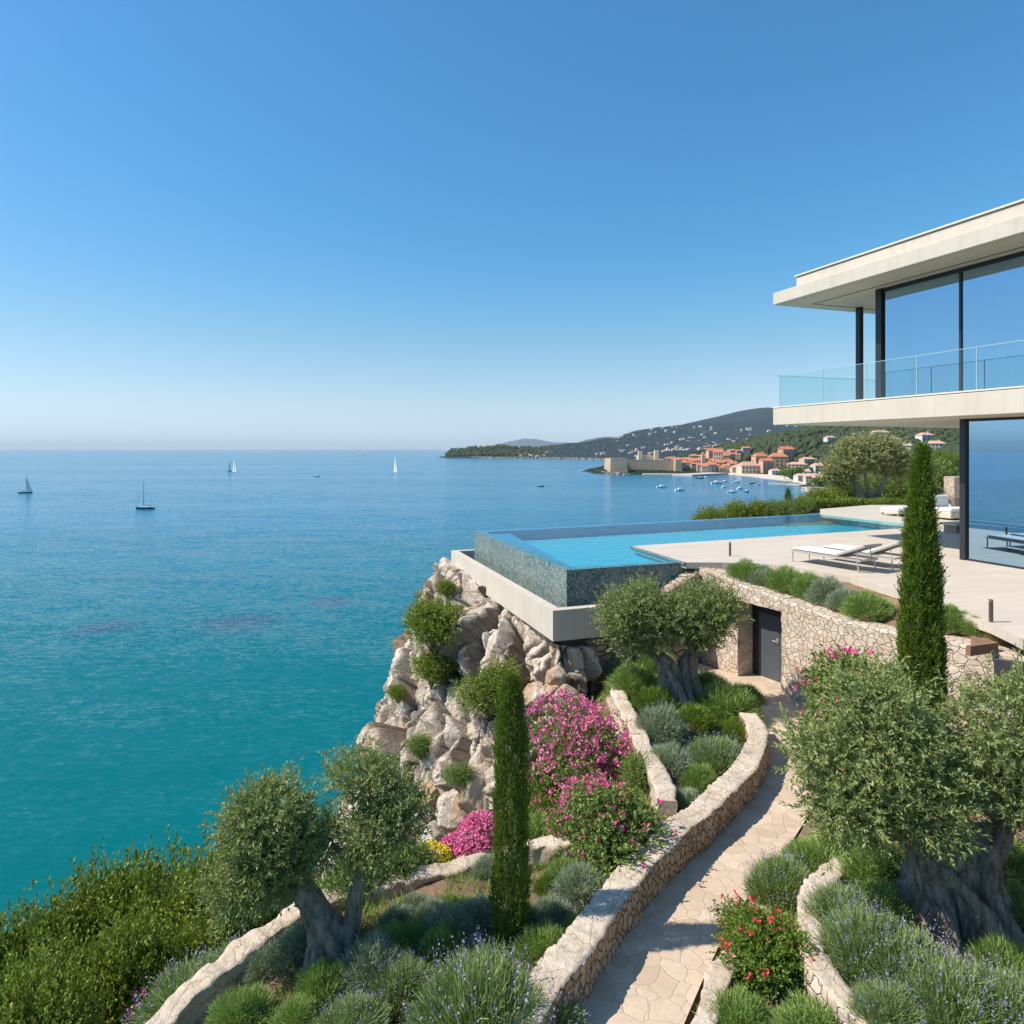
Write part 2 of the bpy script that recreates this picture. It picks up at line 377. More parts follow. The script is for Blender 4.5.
    c = t.ramp(sep.outputs[0], [(0, (.06, .10, .10)), (.4, (.13, .19, .18)), (.7, (.19, .25, .23)), (1, (.33, .38, .34))])
    de = t.vor(22, 'DISTANCE_TO_EDGE', rnd=.15)
    c = t.mix(t.ramp(t.noise(2.5, 4, vec=t.map((1, 1, .3))), [(.45, 0), (.75, .45)]), c, (.34, .33, .27))
    M["mosaic"] = t.fin(t.mix(t.ramp(de, [(.02, .6), (.08, 0)]), c, (.10, .12, .11)), .35)
    t = NT("clay_roof"); w = t.n("TexWave"); w.inputs["Scale"].default_value = 1.2; t.set(w.inputs["Vector"], t.co)
    c = t.mix(t.noise(.35, 5, .7), (.46, .15, .07), (.64, .27, .15)); M["clay_roof"] = t.fin(t.mix(t.math('MULTIPLY', w.outputs[1], .25), c, (.3, .09, .05)), .9)
    t = NT("clay_roof_pale"); c = t.mix(t.noise(.35, 5, .7), (.50, .27, .18), (.66, .42, .31)); M["clay_roof_pale"] = t.fin(c, .9)
    for nm, col in (("facade_cream", (.66, .55, .40)), ("facade_pink", (.62, .38, .29)), ("facade_ochre", (.62, .42, .22)), ("facade_white", (.72, .68, .62)), ("facade_grey", (.45, .40, .35))):
        t = NT(nm); c = t.mix(t.noise(.3, 5), tuple(a * .8 for a in col), col)
        br = t.n("TexBrick"); t.set(br.inputs["Vector"], t.map((1, 1, 1), (PI / 2, 0, 0))); br.offset = 0
        M[nm] = t.fin(c, .85)
    t = NT("fort_stone"); br = t.vor(.35, 'F1', out="Color"); sep = t.n("SeparateColor"); t.set(sep.inputs[0], br)
    c = t.mix(t.noise(.12, 6, .7), (.42, .31, .20), (.62, .48, .33)); M["fort_stone"] = t.fin(t.mix(t.math('MULTIPLY', sep.outputs[0], .3), c, (.3, .24, .18)), .9, t.bump(t.noise(.5, 5), .6, .5))
    plain("white_gelcoat", (.78, .78, .76), .3); plain("sail_cloth", (.80, .80, .78), .7); plain("navy_hull", (.03, .05, .10), .3)
    plain("dark_metal", (.035, .037, .042), .38, metal=.4, bump=.03); plain("black_metal", (.02, .02, .022), .45, bump=.03)
    plain("door_steel", (.085, .10, .115), .45, bump=.05, metal=.2); plain("door_frame", (.018, .02, .025), .5, bump=.05)
    plain("alu_frame", (.46, .43, .38), .45, metal=.3, bump=.03); plain("taupe_mesh", (.30, .26, .22), .85, sc=60, var=.3); plain("white_cushion", (.74, .73, .70), .9, bump=.3)
    plain("brown_cushion", (.26, .19, .14), .95, bump=.3); plain("dark_water", (.012, .02, .03), .08, bump=.02); plain("interior_wall", (.38, .37, .35), .8)
    plain("interior_floor", (.30, .27, .23), .5); plain("corten", (.25, .14, .085), .8, sc=12, var=.35); plain("bollard_bronze", (.16, .11, .08), .5, metal=.4)
    plain("edge_glass", (.38, .55, .55), .3)
    plain("slate", (.06, .065, .075), .7, sc=5, var=.35)
    plain("rim_tile", (.035, .24, .38), .5)
    plain("lamp_glass", (.7, .68, .6), .3); plain("quay_stone", (.50, .44, .36), .9, sc=.1, var=.25); plain("sand", (.62, .52, .40), .95, sc=.08, var=.2); plain("rocky_shore", (.30, .26, .21), .95, sc=.2, var=.4, bd=.4)
    t = NT("curtain"); M["curtain"] = t.fin((.72, .74, .78), .9)
    # bark
    t = NT("olive_bark"); f = t.noise(3.0, 9, .74, vec=t.warp(1.4, .5, t.map((4.5, 4.5, .8)))); g = t.noise(1.6, 6, .65, vec=t.map((1, 1, .5)))
    c = t.ramp(f, [(.34, (.11, .08, .055)), (.44, (.28, .22, .16)), (.55, (.46, .39, .30)), (.72, (.60, .53, .43))])
    c = t.mix(t.ramp(g, [(.5, 0), (.7, .5)]), c, (.42, .37, .30))
    M["olive_bark"] = t.fin(c, .95, t.bump(f, 1.0, .12))
    # leaves
    def leaf(name, cols, trans=.25, back=None, rough=.5, big=.0, bigs=1.2):
        t = NT(name); n = len(cols)
        c = t.ramp(t.rnd(), [(i / (n - 1), k) for i, k in enumerate(cols)])
        if back: c = t.mix(t.math('MULTIPLY', t.geo.outputs["Backfacing"], .8), c, back)
        t.set(t.b.inputs["Base Color"], c); t.b.inputs["Roughness"].default_value = rough; t.b.inputs["Specular IOR Level"].default_value = .3
        tl = t.n("BsdfTranslucent"); t.set(tl.inputs[0], t.mix(.5, c, (.25, .32, .04), 'MIX')); mx = t.n("MixShader"); mx.inputs[0].default_value = trans
        t.t.links.new(t.b.outputs[0], mx.inputs[1]); t.t.links.new(tl.outputs[0], mx.inputs[2]); t.t.links.new(mx.outputs[0], t.out.inputs[0])
        M[name] = t.m
    leaf("olive_leaf", [(0.140, 0.184, 0.049), (0.238, 0.292, 0.076), (0.313, 0.378, 0.108), (0.410, 0.464, 0.173)], .3, (.29, .34, .15))
    leaf("olive_leaf_yellow", [(.22, .24, .07), (.32, .34, .11), (.42, .43, .17)], .2, (.34, .36, .2))
    leaf("cypress_leaf", [(.06, .10, .012), (.12, .19, .02), (.19, .28, .03), (.07, .12, .015)], .28)
    leaf("shrub_leaf", [(0.062, 0.096, 0.012), (0.147, 0.209, 0.026), (0.261, 0.341, 0.046), (0.413, 0.458, 0.084)], .25)
    leaf("dark_leaf", [(0.093, 0.155, 0.039), (0.155, 0.233, 0.054), (0.233, 0.327, 0.078), (0.310, 0.389, 0.101)], .25)
    leaf("bright_leaf", [(0.096, 0.168, 0.024), (0.168, 0.264, 0.036), (0.240, 0.336, 0.054)], .3)
    leaf("lavender_stem", [(0.139, 0.217, 0.070), (0.233, 0.327, 0.116), (0.327, 0.435, 0.155), (0.420, 0.497, 0.217)], .25)
    leaf("grey_stem", [(0.179, 0.235, 0.124), (0.276, 0.345, 0.207), (0.386, 0.455, 0.290), (0.469, 0.524, 0.359)], .2)
    leaf("rosemary_stem", [(0.122, 0.209, 0.052), (0.209, 0.330, 0.078), (0.313, 0.452, 0.122), (0.418, 0.522, 0.157)], .25)
    leaf("dry_grass", [(.32, .22, .09), (.45, .33, .15), (.24, .22, .09), (.40, .22, .08)], .25)
    leaf("lavender_flower", [(.26, .24, .38), (.34, .31, .46), (.30, .26, .42)], .2)
    leaf("yellow_flower", [(.80, .58, .02), (.88, .68, .04), (.7, .6, .05)], .2)
    leaf("pink_flower", [(.85, .16, .42), (.90, .26, .52), (.80, .10, .34), (.92, .45, .58)], .25)
    leaf("magenta_flower", [(.80, .06, .28), (.86, .16, .42), (.72, .05, .22), (.86, .40, .55)], .25)
    leaf("red_flower", [(.70, .05, .05), (.80, .10, .08), (.72, .06, .14)], .25)
    leaf("white_flower", [(.78, .70, .68), (.8, .62, .62), (.75, .75, .7)], .25)
    leaf("lilac_flower", [(.45, .35, .62), (.55, .42, .68)], .25)
    t = NT("forest"); f = t.noise(.25, 6, .75); c = t.ramp(f, [(.3, (.022, .040, .018)), (.5, (.05, .072, .032)), (.7, (.13, .15, .065))])
    c = t.mix(t.math('MULTIPLY', t.rnd(), .5), c, (.07, .085, .03)); M["forest"] = t.fin(c, .9, t.bump(t.noise(.8, 5, .7), 1.0, 1.2), spec=.15)
mk_materials()
# ------------------------------------------------------------------ the setting: sea, ground, hills
HAZE = bpy.data.materials.new("haze_air"); HAZE.use_nodes = True
for nd in list(HAZE.node_tree.nodes):
    if nd.type == 'BSDF_PRINCIPLED': HAZE.node_tree.nodes.remove(nd)
pv = HAZE.node_tree.nodes.new("ShaderNodeVolumePrincipled"); pv.inputs["Color"].default_value = (.80, .94, 1.0, 1)
pv.inputs["Density"].default_value = 3.4e-5; pv.inputs["Anisotropy"].default_value = 0.0
HAZE.node_tree.links.new(pv.outputs[0], HAZE.node_tree.nodes["Material Output"].inputs["Volume"])

S = 55000.0
sea = fast_mesh("sea", [(-S, -300, 0), (S, -300, 0), (S, S, 0), (-S, S, 0)], [(0, 1, 2, 3)])
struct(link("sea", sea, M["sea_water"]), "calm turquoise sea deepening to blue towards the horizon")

def heightfield(name, f, x0, x1, nx, y0, y1, ny, mat, label):
    X, Y = np.meshgrid(np.linspace(x0, x1, nx), np.linspace(y0, y1, ny), indexing='ij')
    Z = f(X.ravel(), Y.ravel())
    V = np.stack([X.ravel(), Y.ravel(), Z], -1)
    F = grid_faces(nx, ny)
    keep = (Z[F] > -1.95).any(1); F = F[keep]
    used = np.unique(F); mp = np.full(len(V), -1); mp[used] = np.arange(len(used))
    return struct(link(name, fast_mesh(name, V[used], mp[F], True), mat), label)

# garden ground (z below given relative to the eye, converted to height above the sea)
gp = [(2, 6, -5.72), (1, 7, -5.6), (0, 7.5, -5.6), (-1, 7.2, -5.7), (-2, 7, -5.75), (-3, 6.3, -5.86), (-2.4, 7.9, -5.83), (-1.9, 8.3, -5.83), (0, 9, -5.85), (-.9, 9.0, -5.84), (1, 9.3, -5.72), (.6, 8.9, -5.74), (2, 9, -5.62),
      (2.7, 11, -5.45), (3, 13, -5.45), (3.7, 14.5, -5.45), (3, 16, -5.5), (2.5, 15, -5.55), (1.2, 6.5, -5.75), (1.6, 7.5, -5.75), (2.5, 9, -5.75), (3.6, 10.5, -5.75), (4.4, 12.3, -5.75), (5.3, 15, -5.75), (4.3, 16.5, -5.75),
      (4.2, 7, -5.3), (5, 7, -5.25), (6, 8, -5.2), (5.2, 10, -5.5), (7, 9, -5.2), (5, 4, -5.4), (2.6, 7.3, -5.65), (3, 6, -5.55), (2, 4, -5.72), (-2, 4, -5.8), (0, 4, -5.75), (9, 6, -5.0), (8, 12, -5.3), (8, 18, -5.5),
      (1.7, 13, -6.3), (.8, 13, -7.1), (-.4, 13, -7.9), (.4, 11, -6.7), (-1.2, 11, -7.2), (-3, 11, -8.4), (0, 15, -8.3), (-2, 15, -9.8), (-4, 13, -10.2), (1.6, 11, -6.1),
      (-4, 8.5, -7.3), (-5, 7, -7.6), (-6, 10, -9.3), (-5, 4, -6.9), (-9, 9, -10.4), (-9, 5, -9.3), (-8, 12, -12.5), (-10, 13, -15), (-13, 14, -20), (-6, 15, -14),
      (-5, 20, -19), (-10, 20, -26), (-15, 22, -37), (-18, 14, -33), (-20, 6, -33), (-14, 7, -18), (-24, 2, -40), (-12, 30, -38), (-8, 28, -34), (-2, 20, -12), (2, 20, -8), (2, 26, -14), (-3, 30, -32), (5, 30, -20), (10, 24, -8)]
TG = TPS(gp, 1e-5)
def ground_raw(x, y): return np.maximum(TG(x, y) + CZ, -2.0)
def ground(x, y):
    return float(ground_raw(x, y)[0]) + .05 * fbm(x, y, .9) + .02 * fbm(x, y, 4.0, 3)
def hit(px, py, y0=3.5, y1=30):
    """first point of the garden ground seen at a picture position"""
    Y = np.arange(y0, y1, .04); X = (px - 512) / FP * Y; Z = CZ + (449 - py) / FP * Y
    g = ground_raw(X, Y); k = np.argmax(Z < g)
    if not (Z < g).any(): k = int(np.argmin(np.abs(Z - g)))
    return float(X[k]), float(Y[k]), float(g[k])
def gf(X, Y):
    Z = ground_raw(X, Y)
    return np.array([z + .05 * fbm(x, y, .9) + .02 * fbm(x, y, 4.0, 3) for x, y, z in zip(X, Y, Z)])
heightfield("garden_ground", gf, -24, 12, 361, .5, 31, 306, M["soil"], "reddish brown garden soil falling away to the sea")

# headland behind the pool
hp = [(9, 31, -4.0), (12, 33, -3.5), (18, 34, -3.25), (25, 36, -3.1), (35, 34, -3.0), (45, 30, -3), (14, 38, -5), (20, 41, -3.9), (28, 46, -3.6), (40, 50, -3.5), (55, 50, -3.2), (8, 36, -8), (6, 30, -8), (10, 45, -16), (2, 34, -26), (4, 50, -37),
      (20, 55, -16), (30, 62, -12), (45, 70, -7), (60, 70, -5), (15, 70, -37), (30, 85, -34), (50, 95, -24), (75, 95, -12), (90, 60, 0), (60, 20, -2.5), (20, 27, -4.2), (12, 26, -5)]
TH = TPS(hp, 1e-5)
def hf(X, Y): return np.array([z + .12 * fbm(x, y, .4) for x, y, z in zip(X, Y, np.maximum(TH(X, Y) + CZ, -2))])
heightfield("headland_ground", hf, -2, 92, 150, 25, 110, 140, M["soil"], "scrubby ground beyond the pool terrace")
def headland_z(x, y): return float(np.maximum(TH(x, y) + CZ, -2)[0])

# coast round the bay (absolute heights above the sea)
cp = [(118, 935, .2), (150, 925, 1.5), (239, 892, 0.3), (297, 925, .3), (335, 820, 1), (301, 728, 0), (268, 612, 0), (262, 556, .5), (210, 460, 0), (176, 380, 0), (162, 300, 0), (145, 200, 0), (118, 120, 0), (105, 60, 10),
      (60, 600, -30), (120, 400, -25), (200, 760, -20), (60, 950, -22), (80, 1050, -15), (120, 1050, 3), (200, 1000, 6), (300, 1000, 10), (380, 950, 12), (160, 1180, -5), (260, 1250, 2),
      (370, 1150, 26), (460, 1250, 45), (540, 1150, 62), (620, 1250, 78), (700, 1100, 82), (400, 800, 16), (360, 650, 14), (330, 560, 16), (430, 700, 30), (520, 850, 50), (600, 900, 64), (700, 850, 70), (450, 560, 38), (560, 600, 55),
      (300, 460, 20), (260, 350, 16), (240, 250, 14), (330, 330, 30), (450, 400, 46), (330, 180, 24), (200, 130, 16), (450, 200, 45), (700, 400, 60), (700, 150, 50), (900, 700, 90), (1000, 1100, 100), (180, 60, 30), (450, 60, 45), (700, 40, 45), (900, 300, 70),
      (500, 1500, 50), (800, 1500, 85), (300, 1450, -3), (1100, 1500, 110)]
TC = TPS(cp, 1e-5)
def coast_z(x, y): return TC(x, y)
def cf(X, Y): return np.array([max(z + (2.2 * fbm(x, y, .02) if z > 3 else 0), -2) for x, y, z in zip(X, Y, TC(X, Y))])
heightfield("coast_ground", cf, 100, 1150, 180, 40, 1520, 220, M["headland_vegetation"], "wooded slopes round the bay")

# mountain range; control points from (picture x, picture y, distance)
def MP(px, py, Y): p = P(px, py, Y); return (p[0], p[1], p[2])
mp = [MP(x, y, d) for x, y, d in [
    (617, 438, 4000), (637, 430, 4200), (655, 427.5, 4300), (676, 427, 4400), (707, 419.5, 4600), (735, 413, 4800), (768, 407, 5000), (800, 411, 5000), (840, 417, 5000), (900, 421, 4900), (980, 424, 4800), (1080, 425, 4800),
    (617, 448, 2800), (660, 446, 2800), (707, 442, 3000), (768, 435, 3000), (830, 432, 3000), (900, 430, 3000), (1000, 430, 3000), (560, 441.5, 3800), (590, 440, 3900), (590, 451, 2700), (660, 452, 2100), (720, 450, 2100), (790, 448, 2000), (900, 445, 2000),
    (530, 447, 3500)]]
mp += [(230, 3900, -10), (100, 3600, -8), (560, 1750, 8), (350, 1850, -4), (300, 2400, -4), (400, 2200, 2), (800, 1700, 30), (1300, 1700, 60), (500, 6000, -60), (1500, 7000, 80), (2500, 7000, 150), (3800, 6500, 200), (3500, 3000, 180), (2000, 1700, 100), (0, 4500, -30)]
TM = TPS(mp, 1e-6)
SIL = ([500, 540, 555, 590, 617, 637, 655, 676, 707, 735, 768, 800, 840, 900, 1100], [456, 449, 446, 442.5, 438.5, 430, 427.5, 427, 419.5, 413, 407, 409, 414, 420, 424])
def mf(X, Y):
    lim = CZ + (449 - np.interp(512 + FP * X / Y, *SIL)) / FP * Y
    return np.array([max(z + 14 * fbm(x, y, .0022, 5) * min(1, max(0, z) / 60.0) + 3 * fbm(x, y, .012, 9) * min(1, max(0, z) / 25.0), -2) for x, y, z in zip(X, Y, np.minimum(TM(X, Y), lim))])
heightfield("mountain", mf, 60, 4000, 330, 1600, 6600, 260, M["hazy_hill_vegetation"], "wooded mountain rising behind the old town")
# low cape reaching left into the sea
def capef(X, Y):
    px = 512 + FP * X / Y; out = []
    for x, y, p in zip(X, Y, px):
        t = min(1, max(0, (p - 441) / 10)); w = math.exp(-((y - 2820 - (x + 300) * .25) / 190) ** 2)
        hh = np.interp(p, [440, 446, 455, 470, 500, 520, 545, 575, 610, 650, 720], [0, 26, 31, 36, 40, 42, 44, 52, 60, 60, 60])
        out.append(max(-2, t * hh * w * (1 + .22 * fbm(x, y, .009, 3)) + 2.5 * t * w * fbm(x, y, .05, 2) - 2))
    return np.array(out)
heightfield("cape", capef, -330, 1000, 420, 2200, 3700, 110, M["headland_vegetation"], "low wooded cape with a bare rocky point")
def ridge(name, prof, Yc, depth, label):
    def f(X, Y):
        px = 512 + FP * X / Y
        h = np.interp(px, [p[0] for p in prof], [CZ + (449 - p[1]) / FP * Yc for p in prof], left=-5, right=-5)
        return np.array([max(-2, a * math.exp(-((y - Yc) / depth) ** 2) * (1 + .1 * fbm(x, y, 2.5 / depth)) - 1) for a, x, y in zip(h, X, Y)])
    heightfield(name, f, (prof[0][0] - 512) / FP * Yc - depth, (prof[-1][0] - 512) / FP * Yc + depth, 240, Yc - 1.6 * depth, Yc + 1.6 * depth, 60, M["far_mountain"], label)
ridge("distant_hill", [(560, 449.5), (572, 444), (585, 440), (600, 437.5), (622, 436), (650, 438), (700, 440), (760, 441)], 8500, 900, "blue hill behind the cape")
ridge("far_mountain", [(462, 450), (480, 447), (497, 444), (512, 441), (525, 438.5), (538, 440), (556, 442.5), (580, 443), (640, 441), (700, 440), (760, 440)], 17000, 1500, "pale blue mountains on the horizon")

# ------------------------------------------------------------------ walls of stone
def wall_mesh(front, thick, side=1, step=.05, zstep=.05, rough=.012, capz=.02):
    """front: list of (x, y, ztop, zbot), absolute z. side=+1: body lies to the right of travel"""
    L = catmull(front, step); n = len(L)
    tg = np.gradient(L[:, :2], axis=0); tg /= np.linalg.norm(tg, axis=1)[:, None]
    nr = np.stack([tg[:, 1], -tg[:, 0]], -1) * side
    H = max(.1, float((L[:, 2] - L[:, 3]).max())); nzr = max(2, int(H / zstep)); nt = max(2, int(thick / step)); V = []
    for i in range(n):
        x, y, zt, zb = L[i]
        jt = capz * fbm(x, y, 2.2, 7) + capz * .6 * fbm(x, y, 7.0, 3)
        for k in range(nzr + 1):
            t = k / nzr; V.append((x, y, zb + (zt + jt - zb) * t, 0))
        for k in range(1, nt):
            V.append((x + nr[i, 0] * thick * k / nt, y + nr[i, 1] * thick * k / nt, zt + jt + .3 * rough, 0))
        for k in range(nzr, -1, -1):
            t = k / nzr; V.append((x + nr[i, 0] * thick, y + nr[i, 1] * thick, zb + (zt + jt - zb) * t, 0))
    m = 2 * (nzr + 1) + nt - 1; V = np.array(V)[:, :3]
    for j in range(len(V)):
        i = j // m; w = rough * 2.2 * noise.noise(Vector(V[j] * 2.7)) + rough * noise.noise(Vector(V[j] * 9.0))
        V[j, 0] -= nr[i, 0] * w * (1 if (j % m) <= nzr else (-1 if (j % m) >= m - nzr - 1 else 0)); V[j, 1] -= nr[i, 1] * w * (1 if (j % m) <= nzr else (-1 if (j % m) >= m - nzr - 1 else 0))
    F = grid_faces(n, m)
    if side > 0: F = F[:, ::-1]
    return V, F, m, n
def stone_wall(name, front, thick, mat, label, cat='wall', side=1, group=None, parent=None, capmat=None, **kw):
    V, F, m, n = wall_mesh(front, thick, side, **kw)
    o0 = V.mean(0); o0[2] = V[:, 2].min(); V = V - o0
    me = bpy.data.meshes.new(name)
    capf = [tuple(range(m)), tuple(range((n - 1) * m, n * m))]
    if side > 0: capf[0] = capf[0][::-1]
    else: capf[1] = capf[1][::-1]
    # end caps: flip so the outside faces out
    me.from_pydata(V.tolist(), [], F.tolist() + capf); me.update()
    me.polygons.foreach_set('use_smooth', [True] * len(F) + [False, False])
    o = link(name, me, mat, parent, o0 if parent is None else (0, 0, 0))
    if capmat is not None:
        me.materials.append(capmat)
        idx = np.zeros(len(me.polygons), int); nm = np.zeros(len(me.polygons) * 3); me.polygons.foreach_get('normal', nm); idx[abs(nm.reshape(-1, 3)[:, 2]) > .6] = 1
        me.polygons.foreach_set('material_index', idx)
    if label: tag(o, label, cat, group)
    return o
def A3(x, y, zt, zb): return (x, y, zt + CZ, zb + CZ)
def gz(p): return (p[0], p[1])

# retaining wall with the door: runs from the pool corner towards the viewer
ZP = -5.62
rw = empty("retaining_wall", (5.6, 16.2, ZP + CZ)); tag(rw, "tall curving retaining wall of pale polygonal stone with a dark steel door", "wall")
def rel(pts, o): return [(a - o[0], b - o[1], c - o[2], d - o[2]) for a, b, c, d in pts]
rwo = (5.6, 16.2, ZP + CZ)
def wallpart(name, pts, thick, mat, **kw):
    V, F, m, n = wall_mesh(pts, thick, **kw); V = V - np.array(rwo)
    me = bpy.data.meshes.new(name); me.from_pydata(V.tolist(), [], F.tolist() + [tuple(range(m))[::-1], tuple(range((n - 1) * m, n * m))]); me.update()
    me.polygons.foreach_set('use_smooth', [True] * len(F) + [False] * 2); return link(name, me, mat, rw)
J0 = np.array([5.58, 16.3]); J1 = np.array([6.2, 15.2])        # door opening in the front face
dv = (J1 - J0) / np.linalg.norm(J1 - J0); nv = np.array([-dv[1], dv[0]])   # nv points into the bank
if nv[0] < 0: nv = -nv
ow = float(np.linalg.norm(J1 - J0)); DT = -3.74
wallpart("stone_face", [A3(4.86, 17.65, -3.12, ZP - .1), A3(5.22, 16.98, -3.2, ZP - .1), A3(5.58, 16.3, -3.33, ZP - .1)], .5, M["polygonal_stone"], side=-1)
wallpart("stone_face", [A3(6.2, 15.2, -3.46, ZP - .1), A3(6.42, 14.6, -3.5, ZP - .1), A3(6.62, 13.8, -3.52, ZP - .1), A3(7.2, 12.4, -3.45, ZP - .1), A3(7.6, 11.5, -3.36, ZP - .1), A3(8.05, 10.8, -3.36, ZP - .1), A3(8.9, 10.1, -3.38, ZP - .1), A3(10.5, 9.5, -3.4, ZP - .1), A3(13, 9.2, -3.4, ZP - .1)], .5, M["polygonal_stone"], side=-1)
wallpart("lintel", [A3(5.58, 16.3, -3.33, DT), A3(5.89, 15.75, -3.4, DT), A3(6.2, 15.2, -3.46, DT)], .5, M["polygonal_stone"], side=-1)
# jamb on the left of the recess (warm stone) and recess floor
def loc2(s, d, z): q = J0 + dv * s + nv * d; return (q[0] - rwo[0], q[1] - rwo[1], z - ZP)
def obox(mb, s0, s1, d0, d1, z0, z1):
    V = [loc2(s, d, z) for z in (z0, z1) for s, d in ((s0, d0), (s1, d0), (s1, d1), (s0, d1))]
    return mb.add(V, [(3, 2, 1, 0), (4, 5, 6, 7), (0, 1, 5, 4), (1, 2, 6, 5), (2, 3, 7, 6), (3, 0, 4, 7)])
obox(MB(), -.12, -.003, .012, .62, ZP - .1, DT + .01).build("jamb", M["stacked_stone"], rw)
obox(MB(), -.1, ow + .1, .70, .80, ZP - .1, -3.5).build("back_panel", M["door_frame"], rw)
dfm = MB(); obox(dfm, 0, .16, .52, .60, ZP, DT - .003); obox(dfm, ow - .1, ow, .52, .60, ZP, DT - .003); obox(dfm, .16, ow - .1, .52, .60, DT - .3, DT - .003); dfm.build("door_frame", M["door_frame"], rw)
d1 = obox(MB(), .165, .80, .535, .585, ZP + .015, DT - .305).build("door", M["door_steel"], rw)
h = MB(); h.tube([loc2(.74, .535, ZP + .98), loc2(.74, .47, ZP + .98), loc2(.64, .47, ZP + .98)], .012, 6); obox(h, .715, .765, .52, .536, ZP + .9, ZP + 1.05); h.build("handle", M["alu_frame"], d1)
obox(MB(), .81, ow - .105, .535, .585, ZP + .015, DT - .305).build("door", M["door_steel"], rw)

# shaded masonry wall under the pool overflow
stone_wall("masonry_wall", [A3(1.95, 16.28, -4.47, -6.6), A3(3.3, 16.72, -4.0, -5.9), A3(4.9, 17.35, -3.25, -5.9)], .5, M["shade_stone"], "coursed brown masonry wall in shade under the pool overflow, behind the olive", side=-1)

# path and its left wall
PZ = -5.65
pl = [(520, 1110), (545, 1063), (567, 1024), (597, 968), (631, 917), (660, 882), (691, 854), (717, 834), (740, 814), (758, 793), (770, 771), (772, 749), (765, 724), (752, 702), (735, 686), (712, 674), (700, 668)]
pr = [(640, 1110), (662, 1063), (678, 1024), (704, 965), (725, 926), (738, 905), (752, 887), (766, 870), (780, 853), (794, 833), (808, 810), (818, 786), (824, 762), (818, 735), (806, 712), (792, 697), (783, 692)]
Lp = np.array([G(a, b, PZ) for a, b in pl]); Rp = np.array([G(a, b, PZ) for a, b in pr])
Lc = catmull(Lp, .2); Rc = catmull(Rp, .2)
def resamp(c, n):
    s = np.concatenate([[0], np.cumsum(np.linalg.norm(np.diff(c, axis=0), axis=1))]); t = np.linspace(0, s[-1], n); return np.stack([np.interp(t, s, c[:, k]) for k in range(3)], -1)
n_ = 120; Lr = resamp(Lc, n_); Rr = resamp(Rc, n_)
# widen a little under the walls, close with a strip to the door sill
k_ = np.linspace(-.08, 1.06, 14)[None, :, None]; PV = Lr[:, None] * (1 - k_) + Rr[:, None] * k_
PV[..., 2] += .02
struct(link("path", fast_mesh("path", PV.reshape(-1, 3), grid_faces(n_, 14)[:, ::-1], True), M["flagstone"]), "crazy paved stone path curving up to the door")
sill = [tuple(J0 + nv * .72), tuple(J1 + nv * .72), tuple(J1 + dv * .1 - nv * .3), (5.4, 14.6), (4.6, 15.3), (4.25, 16.95), (4.85, 17.4), tuple(J0 - dv * .2)]
MBs = MB().prism(sill, CZ + ZP - .1, CZ + ZP + .002); struct(MBs.build("path_landing", M["flagstone"]), "paved landing in front of the door")

wt = [(500, 1085), (528, 1042), (560, 992), (594, 946), (627, 900), (657, 862), (684, 836), (710, 814), (732, 794), (747, 779), (760, 762), (767, 745), (766, 728), (757, 713)]
TOPZ = -5.2
fr = []
for k, (a, b) in enumerate(wt):
    q = G(a, b, TOPZ); fr.append((q[0], q[1], CZ + TOPZ, CZ + PZ - .1))
stone_wall("path_wall", fr, .34, M["stacked_stone"], "low curving wall of stacked ochre stone with pale cap along the left of the path", side=-1, capmat=M["limestone_cap"], step=.035, zstep=.035, capz=.03, rough=.016)
# rough limestone wall at the edge of the left bed
rwl = [(150, 1050, -5.75), (172, 1022, -5.75), (215, 982, -5.72), (255, 950, -5.7), (300, 918, -5.68), (345, 896, -5.68), (395, 886, -5.72), (450, 873, -5.72), (500, 860, -5.68), (545, 849, -5.6), (588, 839, -5.52)]
fr = [(*G(a, b, z)[:2], CZ + z, CZ + z - .75) for a, b, z in rwl]
stone_wall("rough_wall", fr, .26, M["limestone_cap"], "low rough limestone wall curving behind the left olive and cypress", side=-1, step=.035, zstep=.05, capz=.05, rough=.03)
# short wall that holds up the middle olive bed
fr = [(*G(a, b, z)[:2], CZ + z, CZ + z - 1.2) for a, b, z in [(607, 682, -5.3), (616, 702, -5.28), (628, 728, -5.25), (642, 757, -5.22), (652, 778, -5.2), (658, 800, -5.18)]]
stone_wall("bed_wall", fr, .30, M["limestone_cap"], "short pale stone wall below the middle olive tree, beside the pink oleander", side=-1, step=.035, zstep=.05, capz=.06, rough=.03)
# planter wall round the right olive
fr = [(*G(a, b, z)[:2], CZ + z, CZ + z - .65) for a, b, z in [(852, 852, -5.14), (828, 862, -5.12), (807, 880, -5.12), (799, 905, -5.12), (799, 935, -5.12), (808, 966, -5.12), (834, 1000, -5.12), (875, 1030, -5.12), (940, 1065, -5.12), (1020, 1085, -5.1)]]
stone_wall("planter_wall", fr, .24, M["polygonal_stone"], "curved low stone wall of the planter around the big right olive", side=-1, capmat=M["limestone_cap"], step=.035, zstep=.04, capz=.03, rough=.02)
# kerb on the right of the path
fr = [(*G(a, b, z)[:2], CZ + z, CZ + z - .4) for a, b, z in [(678, 1045, -5.45), (696, 1000, -5.45), (714, 962, -5.45), (733, 930, -5.48), (752, 903, -5.52)]]
stone_wall("path_kerb", fr, .24, M["limestone_cap"], "pale stone kerb on the right of the path beside the red flowers", 'kerb', side=1, step=.035, zstep=.04, capz=.05, rough=.03)

